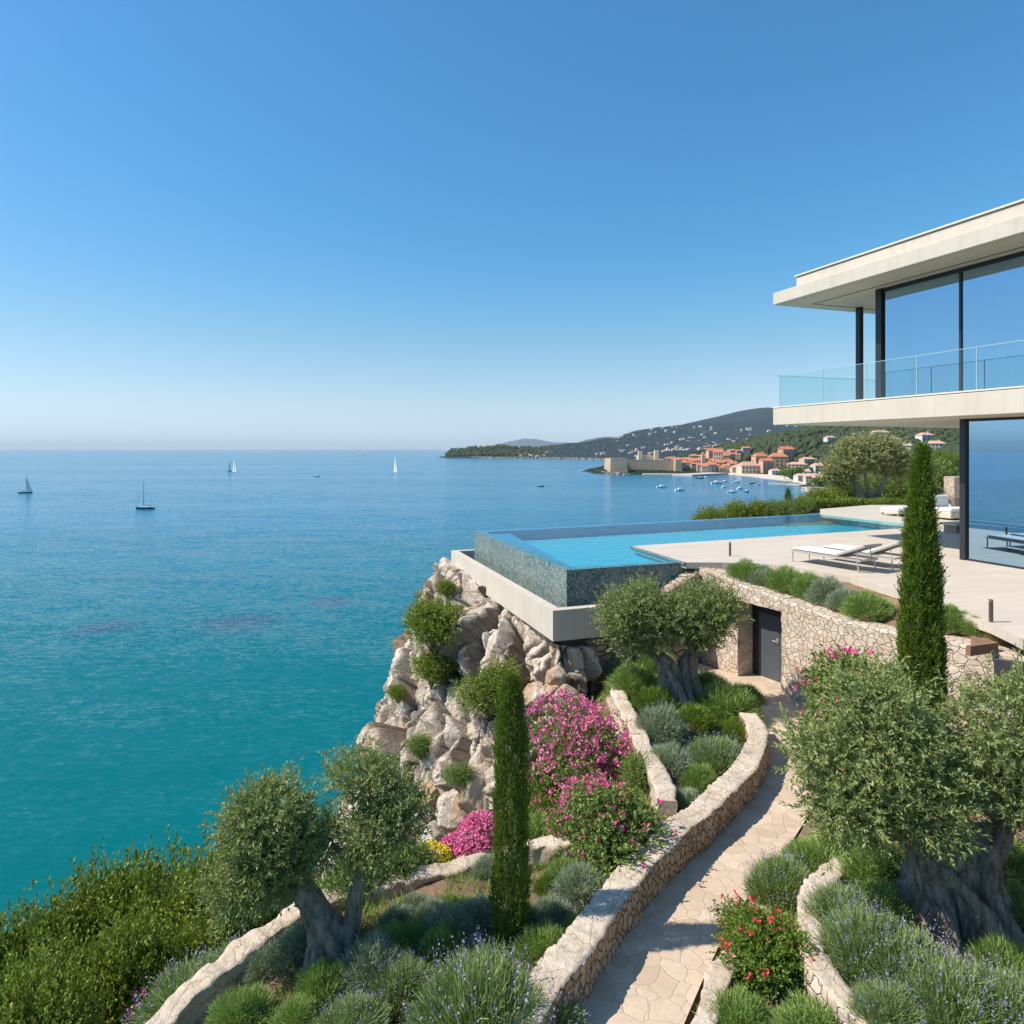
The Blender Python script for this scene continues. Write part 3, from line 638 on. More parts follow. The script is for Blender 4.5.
# ------------------------------------------------------------------ terrace deck
DZ = -3.0
deck_px = [(632, 546), (686, 562.5), (722, 562.5), (760, 563.5), (800, 568), (850, 577), (900, 592), (940, 607), (990, 624), (1012, 634), (1060, 660), (1160, 700)]
dk = [tuple(G(a, b, DZ)[:2]) for a, b in deck_px]
A0 = np.array([1.38, 16.6]); th = math.radians(19.4); VV = np.array([math.cos(th), math.sin(th)]); UU = np.array([-math.sin(th), math.cos(th)])
def W2(v, u): q = A0 + VV * v + UU * u; return (float(q[0]), float(q[1]))
pool_near = [tuple(G(905, 528, DZ)[:2])]
pool_far_r = tuple(G(820, 513.5, DZ)[:2])
deck_poly = dk + [(26, 9), (34, 22), (34, 36), tuple(G(975, 499, DZ)[:2]), tuple(G(900, 502.5, DZ)[:2]), tuple(G(820, 509, DZ)[:2]), pool_far_r, tuple(G(905, 523, DZ)[:2]), pool_near[0]]
struct(MB().prism(deck_poly, CZ + DZ - .16, CZ + DZ).build("terrace", M["deck"]), "pale travertine terrace around the pool")
# planting strip between wall top and deck
wl = catmull([(4.95, 17.6, -3.2), (5.3, 17.0, -3.28), (5.75, 16.4, -3.42), (6.45, 15.3, -3.56), (6.8, 14.4, -3.6), (7.05, 13.7, -3.6), (7.6, 12.5, -3.54), (8.0, 11.7, -3.45), (8.4, 11.1, -3.45), (9.2, 10.4, -3.45), (10.6, 9.85, -3.45)], .15)
dl = catmull([(5.2, 17.75, -3.12), (6.0, 17.6, -3.1), (6.62, 17.45, -3.1), (7.3, 16.7, -3.1), (7.99, 15.55, -3.1), (8.3, 13.9, -3.12), (8.3, 12.7, -3.16), (8.4, 11.5, -3.16), (8.9, 10.9, -3.2), (10, 10.5, -3.2), (12, 10.2, -3.2)], .15)
a_ = resamp(wl, 90); b_ = resamp(dl, 90); k_ = np.linspace(-.12, 1.2, 14)[None, :, None]; BV = a_[:, None] * (1 - k_) + b_[:, None] * k_
for i in range(90):
    for j in range(14): BV[i, j, 2] += CZ + .03 * fbm(BV[i, j, 0], BV[i, j, 1], 3)
struct(link("planting_strip", fast_mesh("planting_strip", BV.reshape(-1, 3), grid_faces(90, 14), True), M["soil"]), "planting strip between wall top and terrace")

# ------------------------------------------------------------------ cliff below the pool
def cliff():
    g = [  # rows from top to bottom; each (px, py, Y) from right end round to the back
        [(592, 646, 16.4), (553, 643, 16.1), (533, 626, 17.7), (508, 603, 19.5), (482, 582, 22.0), (462, 566, 25.0), (470, 570, 28.0), (510, 565, 33)],
        [(592, 662, 16.3), (556, 672, 15.6), (528, 655, 16.6), (495, 640, 18.4), (460, 615, 21.5), (448, 594, 24.8), (450, 590, 29.0), (480, 575, 35)],
        [(594, 695, 15.8), (556, 708, 14.9), (514, 700, 16.0), (474, 684, 17.8), (450, 660, 21.0), (430, 640, 24.2), (426, 620, 29.0), (460, 615, 36)],
        [(600, 725, 15.0), (548, 745, 14.5), (500, 744, 15.4), (455, 730, 17.2), (432, 706, 20.0), (410, 690, 23.6), (406, 670, 29.0), (430, 660, 37)],
        [(596, 765, 14.6), (538, 785, 14.1), (488, 788, 14.7), (446, 778, 16.4), (422, 752, 19.2), (397, 742, 22.6), (394, 720, 29.0), (400, 710, 38)],
        [(590, 820, 14.3), (528, 840, 13.7), (480, 842, 14.2), (436, 838, 15.6), (414, 815, 18.2), (390, 800, 21.6), (384, 780, 29.0), (380, 770, 39)],
        [(585, 900, 14.2), (520, 930, 13.5), (470, 930, 14.0), (425, 920, 15.2), (385, 910, 17.6), (350, 890, 20.6), (340, 860, 28.0), (360, 840, 39)],
        [(580, 1300, 14.0), (500, 1350, 13.2), (440, 1360, 13.6), (390, 1320, 14.8), (340, 1300, 17.0), (310, 1250, 19.6), (300, 1150, 27.0), (330, 1120, 40)]]
    Gd = np.array([[P(*c) for c in r] for r in g])        # 8 x 8 x 3
    # dense interpolation, rows (v) then columns (u)
    rows = []
    for r in Gd:
        ks = np.linspace(0, 7, 560); i = np.clip(ks.astype(int), 0, 6); t = (ks - i)[:, None]
        def gp_(j): return r[np.clip(j, 0, 7)]
        p0, p1, p2, p3 = gp_(i - 1), gp_(i), gp_(i + 1), gp_(i + 2)
        rows.append(.5 * (2 * p1 + (p2 - p0) * t + (2 * p0 - 5 * p1 + 4 * p2 - p3) * t ** 2 + (3 * p1 - p0 - 3 * p2 + p3) * t ** 3))
    rows = np.array(rows)
    ks = np.concatenate([np.linspace(0, 6, 330)[:-1], np.linspace(6, 7, 40)]); i = np.clip(ks.astype(int), 0, 6); t = (ks - i)[:, None, None]
    def rp(j): return rows[np.clip(j, 0, 7)]
    p0, p1, p2, p3 = rp(i - 1), rp(i), rp(i + 1), rp(i + 2)
    S_ = .5 * (2 * p1 + (p2 - p0) * t + (2 * p0 - 5 * p1 + 4 * p2 - p3) * t ** 2 + (3 * p1 - p0 - 3 * p2 + p3) * t ** 3)
    du = np.gradient(S_, axis=1); dvv = np.gradient(S_, axis=0); N = np.cross(dvv, du); N /= np.linalg.norm(N, axis=2)[..., None] + 1e-9
    # make normals face left/viewer
    if (N[..., 0].mean() > 0): N = -N
    nr, nc = S_.shape[:2]; V = np.empty_like(S_); crack = np.zeros((nr, nc))
    def hsh(q, k): return (math.sin(q[0] * 12.9898 + q[1] * 78.233 + q[2] * 37.719 + k * 11.13) * 43758.5453) % 1.0
    for a in range(nr):
        fade = min(1.0, a / 10.0)
        for b in range(nc):
            p = S_[a, b]
            w = Vector((p[0] + .35 * nz(p, .8, 3), p[1] + .35 * nz(p, .8, 9), (p[2] + .4 * nz(p, .7, 5))))
            q = Vector((w.x * .66 + w.z * .20, w.y * .52 - w.z * .06, w.z * .22 + w.x * .12))
            d, pt = noise.voronoi(q); e = d[1] - d[0]
            q2 = Vector((w.x * 1.9 + w.z * .45, w.y * 1.5, w.z * .62 + w.x * .3)); d2, pt2 = noise.voronoi(q2); e2 = d2[1] - d2[0]
            r0 = hsh(pt[0], 0); r1 = hsh(pt[0], 1) - .5; r2 = hsh(pt[0], 2) - .5; s0 = hsh(pt2[0], 4)
            lo = q - pt[0]; l2 = q2 - pt2[0]
            h = .50 * r0 + 1.8 * (lo.x * r1 + .35 * lo.z * r2 + lo.y * (hsh(pt[0], 7) - .5)) - .26 * math.exp(-e * 26) + .14 * s0 + .75 * (l2.x * (hsh(pt2[0], 5) - .5) + .5 * l2.z * (hsh(pt2[0], 6) - .5) + l2.y * (hsh(pt2[0], 8) - .5)) - .12 * math.exp(-e2 * 20)
            d3, pt3 = noise.voronoi(Vector((w.x * 4.3 + w.z, w.y * 4.0, w.z * 2.0 + w.x * .6))); l3 = Vector((w.x * 4.3 + w.z, w.y * 4.0, w.z * 2.0 + w.x * .6)) - pt3[0]
            h += .03 * hsh(pt3[0], 9) + .13 * (l3.x * (hsh(pt3[0], 10) - .5) + l3.y * (hsh(pt3[0], 11) - .5))
            h -= .30 * max(0.0, 1 - abs(noise.noise(Vector((w.x * .8 + w.z * .10, w.y * .8, w.z * .10 + 7)))) * 11)
            h += .35 * nz(p, .45, 2) + .07 * nz(p, 3.0, 1) + .035 * nz(p, 8.0, 1)
            V[a, b] = p + N[a, b] * h * (0.15 + .85 * fade); crack[a, b] = min(1, math.exp(-e * 22) + .7 * math.exp(-e2 * 24))
    me = fast_mesh("cliff", V.reshape(-1, 3), grid_faces(nr, nc), False)
    at = me.attributes.new("crack", 'FLOAT', 'POINT'); at.data.foreach_set('value', crack.ravel().astype(np.float32))
    me.update(); struct(link("cliff", me, M["cliff_rock"]), "craggy pale limestone cliff with ochre stains under the pool")
    return V
CV = cliff()
def cliff_pt(px, py):
    """visible point of the cliff nearest to a picture position"""
    q = CV.reshape(-1, 3); a = 512 + FP * q[:, 0] / q[:, 1]; b = 449 - FP * (q[:, 2] - CZ) / q[:, 1]
    m = (a - px) ** 2 + (b - py) ** 2; c = np.where(m < 25)[0]
    if not len(c): c = np.array([np.argmin(m)])
    return q[c[np.argmin(q[c, 1])]]
# ------------------------------------------------------------------ pool (frame: x = v to the right, y = u away, z above eye level datum)
def Lp2(px, py, z):
    """picture position on level z -> coordinates in the pool/villa frame"""
    q = G(px, py, z)[:2] - A0; return (float(q @ VV), float(q @ UU))
pool = empty("swimming_pool", (*W2(0, 0), CZ), th)
tag(pool, "infinity pool with green mosaic sides and pale concrete overflow ledge above the cliff", "swimming pool")
WZ = -3.035
c_fr = Lp2(820, 513.5, WZ); c_er = Lp2(905, 523, WZ); c_nr = Lp2(905, 528, WZ); c_dl = Lp2(632, 546, WZ); c_dn = Lp2(686, 562.5, WZ)
c_fl = (0.0, 8.35); vfar = c_fr[1]
inner = [(.0, .0), (.0, 8.35), c_fr, c_er, c_nr, c_dl, c_dn]
# water with gently rounded, wetted rim (slightly inside the walls)
wpoly = [(-.005, -.005), (-.005, 8.355), (c_fr[0], c_fr[1] + .005), (c_er[0] + .02, c_er[1]), (c_nr[0], c_nr[1]), (c_dl[0] + .04, c_dl[1] - .0), (c_dn[0] + .03, -.005 + min(0, c_dn[1]))]
me = bpy.data.meshes.new("water"); me.from_pydata([(a, b, WZ) for a, b in wpoly], [], [tuple(range(len(wpoly)))]); me.update()
if me.polygons[0].normal.z < 0: me.flip_normals()
link("water", me, M["pool_water"], pool)
# basin floor, with a shallow ledge along the far and left rims
FZ = -3.44
m = MB().prism([(.3, .3), (.3, 8.1), (c_fr[0], c_fr[1] - .3), (c_er[0] + .3, c_er[1]), (c_nr[0], c_nr[1] - .2), (c_dl[0], c_dl[1]), (c_dl[0] + .1, .3)], -4.6, FZ)
m.build("basin_floor", M["pool_plaster"], pool)
MB().prism([(.346, .31), (.346, 7.985), (1.25, 7.99), (.45, .31)], FZ + .002, WZ - .10).build("submerged_rim", M["rim_tile"], pool)
# mosaic walls (left, front, far, right)
w = MB(); w.prism([(0, .003), (0, 8.35), (.34, 8.0), (.34, .3)], -4.55, WZ - .012); w.build("side_wall", M["mosaic"], pool)
w = MB(); w.prism([(.003, 0), (.343, .297), (c_dl[0] + .1, .297), (c_dl[0] + .1, 0)], -4.55, WZ - .012); w.build("front_wall", M["mosaic"], pool)
w = MB(); w.prism([(.003, 8.35), (c_fr[0], c_fr[1]), (c_fr[0], c_fr[1] - .35), (.343, 7.997)], -4.55, WZ - .012); w.build("far_wall", M["rim_tile"], pool)
w = MB(); w.prism([(c_fr[0] + .003, c_fr[1]), (c_er[0] + .05, c_er[1] + .03), (c_er[0] + .35, c_er[1] + .3), (c_fr[0] + .3, c_fr[1] + .3)], -4.5, DZ - .165); w.build("end_wall", M["pool_plaster"], pool)
def vwall(p, q, t, z0, z1, name, mat):
    p = np.array(p); q = np.array(q); d = (q - p) / np.linalg.norm(q - p); n = np.array([-d[1], d[0]]) * t
    MB().prism([tuple(p), tuple(q), tuple(q + n), tuple(p + n)], z0, z1).build(name, mat, pool)
vwall(c_dl, c_nr, -.2, -4.5, DZ - .165, "deck_side_wall", M["pool_plaster"])
vwall((c_dl[0], c_dl[1]), (c_dn[0], .31), .2, -4.5, DZ - .165, "deck_side_wall", M["pool_plaster"])
# dark slot and coping where the deck meets the water on the right
vwall(Lp2(632, 546, DZ), Lp2(686, 562.5, DZ), -.07, WZ - .02, DZ + .004, "edge_grate", M["mosaic"])
# overflow ledge: outer rim, floor, dark catch water
rim = MB(); LZ = -3.86
rim.prism([(-.66, -.66), (-.66, 9.0), (-.42, 9.0), (-.42, -.42)], -4.6, LZ); rim.build("ledge_rim", M["travertine"], pool)
MB().prism([(-.657, -.66), (-.417, -.423), (3.1, -.423), (3.1, -.66)], -4.6, LZ - .002).build("ledge_rim", M["travertine"], pool)
MB().prism([(-.655, 9.003), (8, 9.003), (8, 9.25), (-.655, 9.25)], -4.6, LZ).build("ledge_rim", M["travertine"], pool)
MB().box(-.42, 3.1, -.42, 9.0, -4.62, -4.45).build("ledge_floor", M["travertine"], pool)
me = bpy.data.meshes.new("catch_water"); me.from_pydata([(-.418, -.418, -4.12), (3.09, -.418, -4.12), (3.09, -.002, -4.12), (-.002, -.002, -4.12), (-.002, 8.98, -4.12), (-.418, 8.98, -4.12)], [], [(0, 1, 2, 3), (0, 3, 4, 5)]); me.update()
link("catch_water", me, M["dark_water"], pool)
MB().box(-.3, 4.0, .2, 8.8, -8.5, -4.625).build("foundation", M["cliff_rock"], pool)
MB().box(4.003, 9.5, 1.0, 8.8, -8.5, -4.63).build("foundation", M["cliff_rock"], pool)
# body of the terrace structure at the corner by the deck (light block with dark end)
MB().prism([(c_dl[0] + .12, -.02), (c_dl[0] + .12, .29), (4.6, .29), (4.2, -.05)], -4.5, DZ - .165).build("abutment", M["travertine"], pool)

# ------------------------------------------------------------------ villa
vl = empty("villa", (*W2(0, 0), CZ), th)
tag(vl, "modern two storey villa of pale travertine slabs and mirror-like glass beside the pool", "villa")
tv, dm = M["travertine"], M["dark_metal"]
V0, VE, U0, U1 = 9.12, 20.0, -13.0, 3.15
r = bx("roof", tv, vl, V0, VE, U0, U1, 4.93, 5.33, .012)
bx("parapet", tv, r, 9.62, VE - .5, U0 + .5, 2.6, 5.333, 5.78)
bx("shadow_gap", M["black_metal"], r, 9.66, VE - .55, U0 + .55, 2.56, 5.78, 5.805)
bx("coping", M["facade_white"], r, 9.57, VE - .45, U0 + .45, 2.65, 5.805, 5.85)
bx("soffit", M["soffit"], r, 9.35, VE - .3, U0 + .3, 2.92, 4.922, 4.9305)
g = MB(); g.box(10.24, 10.275, U0 + .4, 2.55, 4.912, 4.9225); g.box(10.275, VE - .5, 2.515, 2.55, 4.912, 4.9225); g.build("groove", M["black_metal"], r)
for k, u in enumerate((1.1, -1.6, -4.3)):
    MB().tube([(9.95, u, 4.905), (9.95, u, 4.926)], .055, 14).build("spotlight", M["lamp_glass"], r)
b = bx("balcony_slab", tv, vl, V0, VE, U0, U1, .82, 1.38, .012)
bx("shadow_gap", M["black_metal"], b, V0 + .04, VE - .04, U0 + .04, U1 - .04, 1.38, 1.40)
bx("coping", M["facade_white"], b, V0 - .01, VE, U0, U1 + .01, 1.40, 1.44)
bx("soffit", M["soffit"], b, 9.3, VE - .3, U0 + .3, U1 - .18, .812, .8205)
# upper storey
GV = 10.6
mull = [.08 - 2.43 * i for i in range(6)]
bx("corner_column", dm, vl, GV - .06, GV + .14, .10, .30, 1.44, 4.912)
bx("slim_column", M["black_metal"], vl, 12.1, 12.27, 2.33, 2.5, 1.44, 4.912)
for k in range(5):
    u1, u0 = mull[k], mull[k + 1]
    f = MB(); f.box(GV, GV + .07, u0 + .03, u1 - .03, 1.44, 1.50).box(GV, GV + .07, u0 + .03, u1 - .03, 4.80, 4.912).box(GV - .01, GV + .08, u0 - .03, u0 + .03, 1.44, 4.912)
    f.build("window_frame", M["black_metal"], vl)
    bx("window_pane", M["window_glass"], vl, GV + .03, GV + .045, u0 + .03, u1 - .03, 1.50, 4.80)
bx("window_pane", M["window_glass"], vl, GV + .21, 19.5, .13, .145, 1.50, 4.80)
f = MB(); f.box(GV + .2, 19.5, .10, .17, 1.44, 1.50).box(GV + .2, 19.5, .10, .17, 4.80, 4.912).box(14.0, 14.06, .10, .17, 1.50, 4.80); f.build("window_frame", M["black_metal"], vl)
def curtain(name, u0, u1, v, z0, z1, p, amp):
    n = int((u1 - u0) / .02); us = np.linspace(u0, u1, n); V = []
    for i, u in enumerate(us):
        a = v + amp * math.sin(u * 2 * PI / p + .6 * math.sin(u * 3)) + .3 * amp * math.sin(u * 31); V += [(a, u, z0), (a, u, z1)]
    i = np.arange(n - 1) * 2; link(name, fast_mesh(name, V, np.stack([i, i + 2, i + 3, i + 1], -1), True), M["curtain"], vl)
curtain("curtain", -4.7, -2.4, 11.0, 1.5, 4.75, .19, .045); curtain("curtain", -8.5, -5.2, 11.0, 1.5, 4.75, .19, .045); curtain("curtain", -.55, .0, 11.0, 1.5, 4.75, .15, .04)
bx("interior_floor", M["interior_floor"], vl, GV + .2, 19.5, U0 + .3, .05, 1.441, 1.46)
MB().box(15.5, 15.7, U0 + .3, -.2, 1.461, 4.9).box(19.3, 19.5, U0 + .3, .05, 1.461, 4.9).build("interior_wall", M["interior_wall"], vl)
# ground storey
GL = 10.65; ul = -2.48
bx("corner_post", dm, vl, GL - .05, GL + .11, ul - .0, ul + .15, DZ, .812)
ml = [ul, -7.2, -12.5]
for k in range(2):
    f = MB(); f.box(GL, GL + .07, ml[k + 1] + .03, ml[k] - .004, DZ, DZ + .05).box(GL, GL + .07, ml[k + 1] + .03, ml[k] - .004, .74, .812).box(GL - .01, GL + .08, ml[k + 1] - .03, ml[k + 1] + .03, DZ, .812); f.build("window_frame", dm, vl)
    bx("window_pane", M["window_glass"], vl, GL + .03, GL + .045, ml[k + 1] + .03, ml[k] - .004, DZ + .05, .74)
f = MB(); f.box(GL + .11, 19.5, ul + .04, ul + .11, DZ, DZ + .05).box(GL + .11, 19.5, ul + .04, ul + .11, .74, .812); f.build("window_frame", dm, vl)
bx("window_pane", M["window_glass"], vl, GL + .12, 19.5, ul + .07, ul + .085, DZ + .05, .74)
MB().box(16, 16.2, -12.5, ul - .4, DZ, .8).box(19.3, 19.5, -12.7, ul, DZ, .8).box(GL + .2, 19.3, -12.9, -12.7, DZ, 4.9).build("interior_wall", M["interior_wall"], vl)
# glass balustrade
rail_u = [3.07, 1.15, -.47, -2.08, -3.70, -5.32, -6.94, -8.6, -10.2, -11.8]
for k in range(len(rail_u) - 1):
    bx("balustrade_panel", M["balustrade_glass"], vl, 9.33, 9.345, rail_u[k + 1] + .012, rail_u[k] - .012, 1.445, 2.50)
for k in range(5):
    bx("balustrade_panel", M["balustrade_glass"], vl, 9.35 + 1.9 * k, 9.35 + 1.9 * k + 1.87, 3.055, 3.07, 1.445, 2.50)
e = MB()
for u in rail_u: e.box(9.328, 9.347, u - .008, u + .008, 1.445, 2.505)
e.box(9.328, 9.347, rail_u[-1], 3.07, 2.50, 2.512); e.box(9.22, 18.7, 3.053, 3.072, 2.50, 2.512)
e.build("balustrade_edge", M["edge_glass"], vl)
# pale entrance paving strip beside the glass, on the terrace
# ------------------------------------------------------------------ sun loungers
def lounger(name, label, group, loc, rz, up=.40):
    t = empty(name, loc, rz); tag(t, label, "sun lounger", group)
    al, mesh, cu = M["alu_frame"], M["taupe_mesh"], M["white_cushion"]     # x across, y: foot (0) to head (2.05)
    f = MB(); W = .34
    for s in (-W, W): f.box(s - .02, s + .02, 0, 1.95, .27, .32)
    for y in (.0, .5, 1.0, 1.30, 1.91): f.box(-W + .02, W - .02, y, y + .04, .275, .315)
    f.build("frame", al, t)
    for s in (-W, W):
        for y, ty in ((.04, 0.0), (1.86, .1)):
            MB().tube([(s, y, .27), (s, y + ty * .4, 0)], .019, 6).build("leg", al, t)
    MB().box(-W + .03, W - .03, .03, 1.28, .30, .335, .008).build("seat", mesh, t)
    c = MB().box(-W + .01, W - .01, .02, 1.27, .335, .375, .015).build("cushion", cu, t)
    ca, sa = math.cos(math.radians(up * 57.3)), math.sin(math.radians(up * 57.3)); y0, z0, L = 1.29, .33, .80
    def slant(mb, x0, x1, a, b_, t0, t1):
        V = []
        for q in (t0, t1):
            for x, y in ((x0, a), (x1, a), (x1, b_), (x0, b_)): V.append((x, y0 + y * ca - q * sa, z0 + y * sa + q * ca))
        return mb.add(V, [(3, 2, 1, 0), (4, 5, 6, 7), (0, 1, 5, 4), (1, 2, 6, 5), (2, 3, 7, 6), (3, 0, 4, 7)])
    bk = slant(MB(), -W + .03, W - .03, .0, L, .0, .03)
    back = bk.build("backrest", mesh, t)
    fr_ = MB(); slant(fr_, -W - .015, -W + .027, 0, L + .03, -.012, .035); slant(fr_, W - .027, W + .015, 0, L + .03, -.012, .035); slant(fr_, -W + .03, W - .03, L, L + .03, -.012, .035); fr_.build("backrest_frame", al, back)
    slant(MB(), -W + .03, W - .03, .01, L - .03, .031, .055).build("cushion", cu, back)
    for q in (-W + .06, W - .06): MB().tube([(q, y0 + .55 * ca, z0 + .55 * sa - .01), (q, 1.84, .29)], .012, 6).build("strut", al, t)
    return t
a1 = math.atan2(-(8.50 - 7.45), (15.84 - 17.7))
def lz(px, py): q = G(px, py, DZ); return (q[0], q[1], CZ + DZ)
rzl = math.atan2(15.84 - 17.7, 8.5 - 7.45) - PI / 2
L1 = lounger("sun_lounger", "white cushioned sun lounger nearest the planting strip, its raised back seen from behind", "sun loungers by the pool", (7.75, 17.78, CZ + DZ), rzl)
L2 = lounger("sun_lounger", "second white sun lounger, farther right and partly hidden by the tall cypress", "sun loungers by the pool", (8.72, 18.1, CZ + DZ), rzl + .03, .44)

# bollard lights
def bollard(loc, label):
    t = empty("bollard_light", loc); tag(t, label, "bollard light", "bollard lights on the terrace edge")
    MB().box(-.026, .026, -.026, .026, 0, .36, .004).build("post", M["bollard_bronze"], t)
    MB().box(-.028, .028, -.028, .028, .373, .39, .003).build("cap", M["bollard_bronze"], t)
    MB().box(-.018, .018, -.018, .018, .36, .373).build("lamp", M["lamp_glass"], t)
bollard(G(730, 556, DZ), "small dark bollard light at the terrace edge near the pool corner")
bollard(G(991, 622, DZ), "bronze bollard light standing at the right of the picture above the wall")
# brown edging box, stone steps on the right
q = G(950, 640, -3.1)
st = empty("planter_edging", (q[0], q[1], CZ - 3.2), th); tag(st, "low rust brown planter edging at the end of the planting strip", "edging")
MB().box(.3, .95, -.12, -.06, -.16, .0).build("panel", M["corten"], st); MB().box(.89, .95, -.058, .3, -.16, -.002).build("panel", M["corten"], st)
stp = empty("stone_steps", (9.3, 10.75, CZ - 3.3), th * .5); tag(stp, "pale stone slabs stepping down at the right end of the retaining wall", "steps")
MB().box(-.9, 3.0, -.75, .0, -.3, .02, .02).build("step", M["travertine"], stp); MB().box(-.2, 3.2, .02, .8, -.3, .14, .02).build("step", M["travertine"], stp)
q = G(982, 664, -3.5); tag(MB().box(-.2, .22, -.05, .03, -.45, .02, .006).build("slate_panel", M["slate"], None, (8.0, 10.62, CZ - 3.42), -.5), "dark slate panel leaning on the retaining wall behind the big right olive", "panel")
# furniture at the far end of the terrace
def wl3(px, py, z=DZ): q = G(px, py, z); return (q[0], q[1], CZ + z)
o = empty("daybed", wl3(905, 515), th); tag(o, "low white daybed at the far end of the terrace left of the cypress tip", "daybed", "terrace lounge furniture")
MB().box(-1.0, 1.2, -.5, .5, .12, .22, .01).build("base", M["travertine"], o); MB().box(-.98, 1.18, -.48, .48, .222, .36, .04).build("mattress", M["white_cushion"], o)
for x in (-.9, 1.1):
    for y in (-.4, .4): MB().box(x - .03, x + .03, y - .03, y + .03, 0, .12).build("leg", M["alu_frame"], o)
o = empty("outdoor_sofa", wl3(948, 519), th); tag(o, "white outdoor sofa with brown cushions behind the villa corner", "sofa", "terrace lounge furniture")
MB().box(-.5, 1.6, -.5, .5, .08, .34, .02).build("base", M["travertine"], o); MB().box(-.48, 1.58, -.48, .3, .342, .5, .04).build("seat_cushion", M["white_cushion"], o); MB().box(-.48, .5, .32, .52, .36, 1.0, .05).build("back_cushion", M["white_cushion"], o)
MB().box(.55, .98, .15, .34, .5, .92, .06).build("pillow", M["brown_cushion"], o); MB().box(1.0, 1.45, .15, .34, .5, .88, .06).build("pillow", M["brown_cushion"], o)
o = empty("coffee_table", wl3(952, 532), th); tag(o, "low pale stone table in front of the outdoor sofa", "table")
MB().box(-.25, 1.2, -.35, .35, .26, .33, .01).build("tabletop", M["travertine"], o); MB().box(-.1, 1.05, -.25, .25, 0, .258, .01).build("base", M["taupe_mesh"], o)
q = G(954, 503, DZ); stone_wall("stone_pillar", [(q[0], q[1], CZ - 1.55, CZ - 3.1), (q[0] + .6, q[1] + .2, CZ - 1.55, CZ - 3.1)], .6, M["polygonal_stone"], "rough stone pillar at the back of the terrace behind the outdoor sofa", 'pillar', side=-1)
# ------------------------------------------------------------------ plant builders
def unit(v): return v / (np.linalg.norm(v, axis=-1, keepdims=True) + 1e-9)
def leaves(name, base, d, L, W, rng, mat=None, flip=None):
    """rhombic leaves: base points, axis directions, lengths, widths"""
    n = len(base); r = unit(rng.normal(size=(n, 3))); s = unit(np.cross(d, r)); L = np.broadcast_to(L, (n,))[:, None]; W = np.broadcast_to(W, (n,))[:, None]
    nn = np.cross(d, s)
    a = base; m_ = base + d * L * .45; tip = base + d * L - nn * L * .12
    V = np.stack([a, m_ + s * W / 2, tip, m_ - s * W / 2], 1).reshape(-1, 3)
    return fast_mesh(name, V, np.arange(n * 4).reshape(n, 4))
def blades(name, base, d, L, W, rng):
    """thin two-segment blades"""
    n = len(base); s = unit(np.cross(d, unit(rng.normal(size=(n, 3))))); L = np.broadcast_to(L, (n,))[:, None]; W = np.broadcast_to(W, (n,))[:, None]
    V = np.stack([base - s * W / 2, base + s * W / 2, base + d * L + s * W * .15, base + d * L - s * W * .15], 1).reshape(-1, 3)
    return fast_mesh(name, V, np.arange(n * 4).reshape(n, 4))
def merge_arr(parts):
    V = []; F = []; n = 0
    for v, f in parts: V.append(v); F.append(f + n); n += len(v)
    return np.concatenate(V), np.concatenate(F)

def crown_mesh(name, blobs, ntw, lpt, L, W, rng, up=.35, twig=.22, inner=.5, droop=0.0):
    """blobs: (cx,cy,cz,rx,ry,rz); leaves set in pairs along twigs spread through each blob's shell"""
    area = np.array([(b[3] * b[4] + b[4] * b[5] + b[3] * b[5]) for b in blobs]); cnt = np.maximum(8, (ntw * area / area.sum()).astype(int))
    B = []; D = []
    for b, c in zip(blobs, cnt):
        o = unit(rng.normal(size=(c, 3))); rr = inner + (1 - inner) * rng.random(c) ** .6
        # irregular outline: lumps
        lump = np.array([1 + .62 * noise.noise(Vector((q[0] * 2.3 + b[0], q[1] * 2.3 + b[1], q[2] * 2.3 + b[2]))) + .30 * noise.noise(Vector((q[0] * 6 + b[2], q[1] * 6, q[2] * 6))) for q in o])
        p = np.array(b[:3]) + o * np.array(b[3:]) * (rr * lump)[:, None]
        t = unit(o * .75 + np.array([0, 0, up]) + rng.normal(size=(c, 3)) * .45); B.append(p); D.append(t)
    B = np.concatenate(B); D = np.concatenate(D); n = len(B)
    k = np.tile(np.linspace(.05, 1, lpt), n); B2 = np.repeat(B, lpt, 0); D2 = np.repeat(D, lpt, 0)
    tl = twig * (.45 + 1.2 * rng.random(n) ** 1.5); p = B2 + D2 * (k * np.repeat(tl, lpt))[:, None]; p[:, 2] -= droop * k ** 2 * twig
    d = unit(D2 * .8 + unit(rng.normal(size=p.shape)) * .8)
    return leaves(name, p, d, L * (.7 + .6 * rng.random(len(p))), W * (.7 + .6 * rng.random(len(p))), rng)

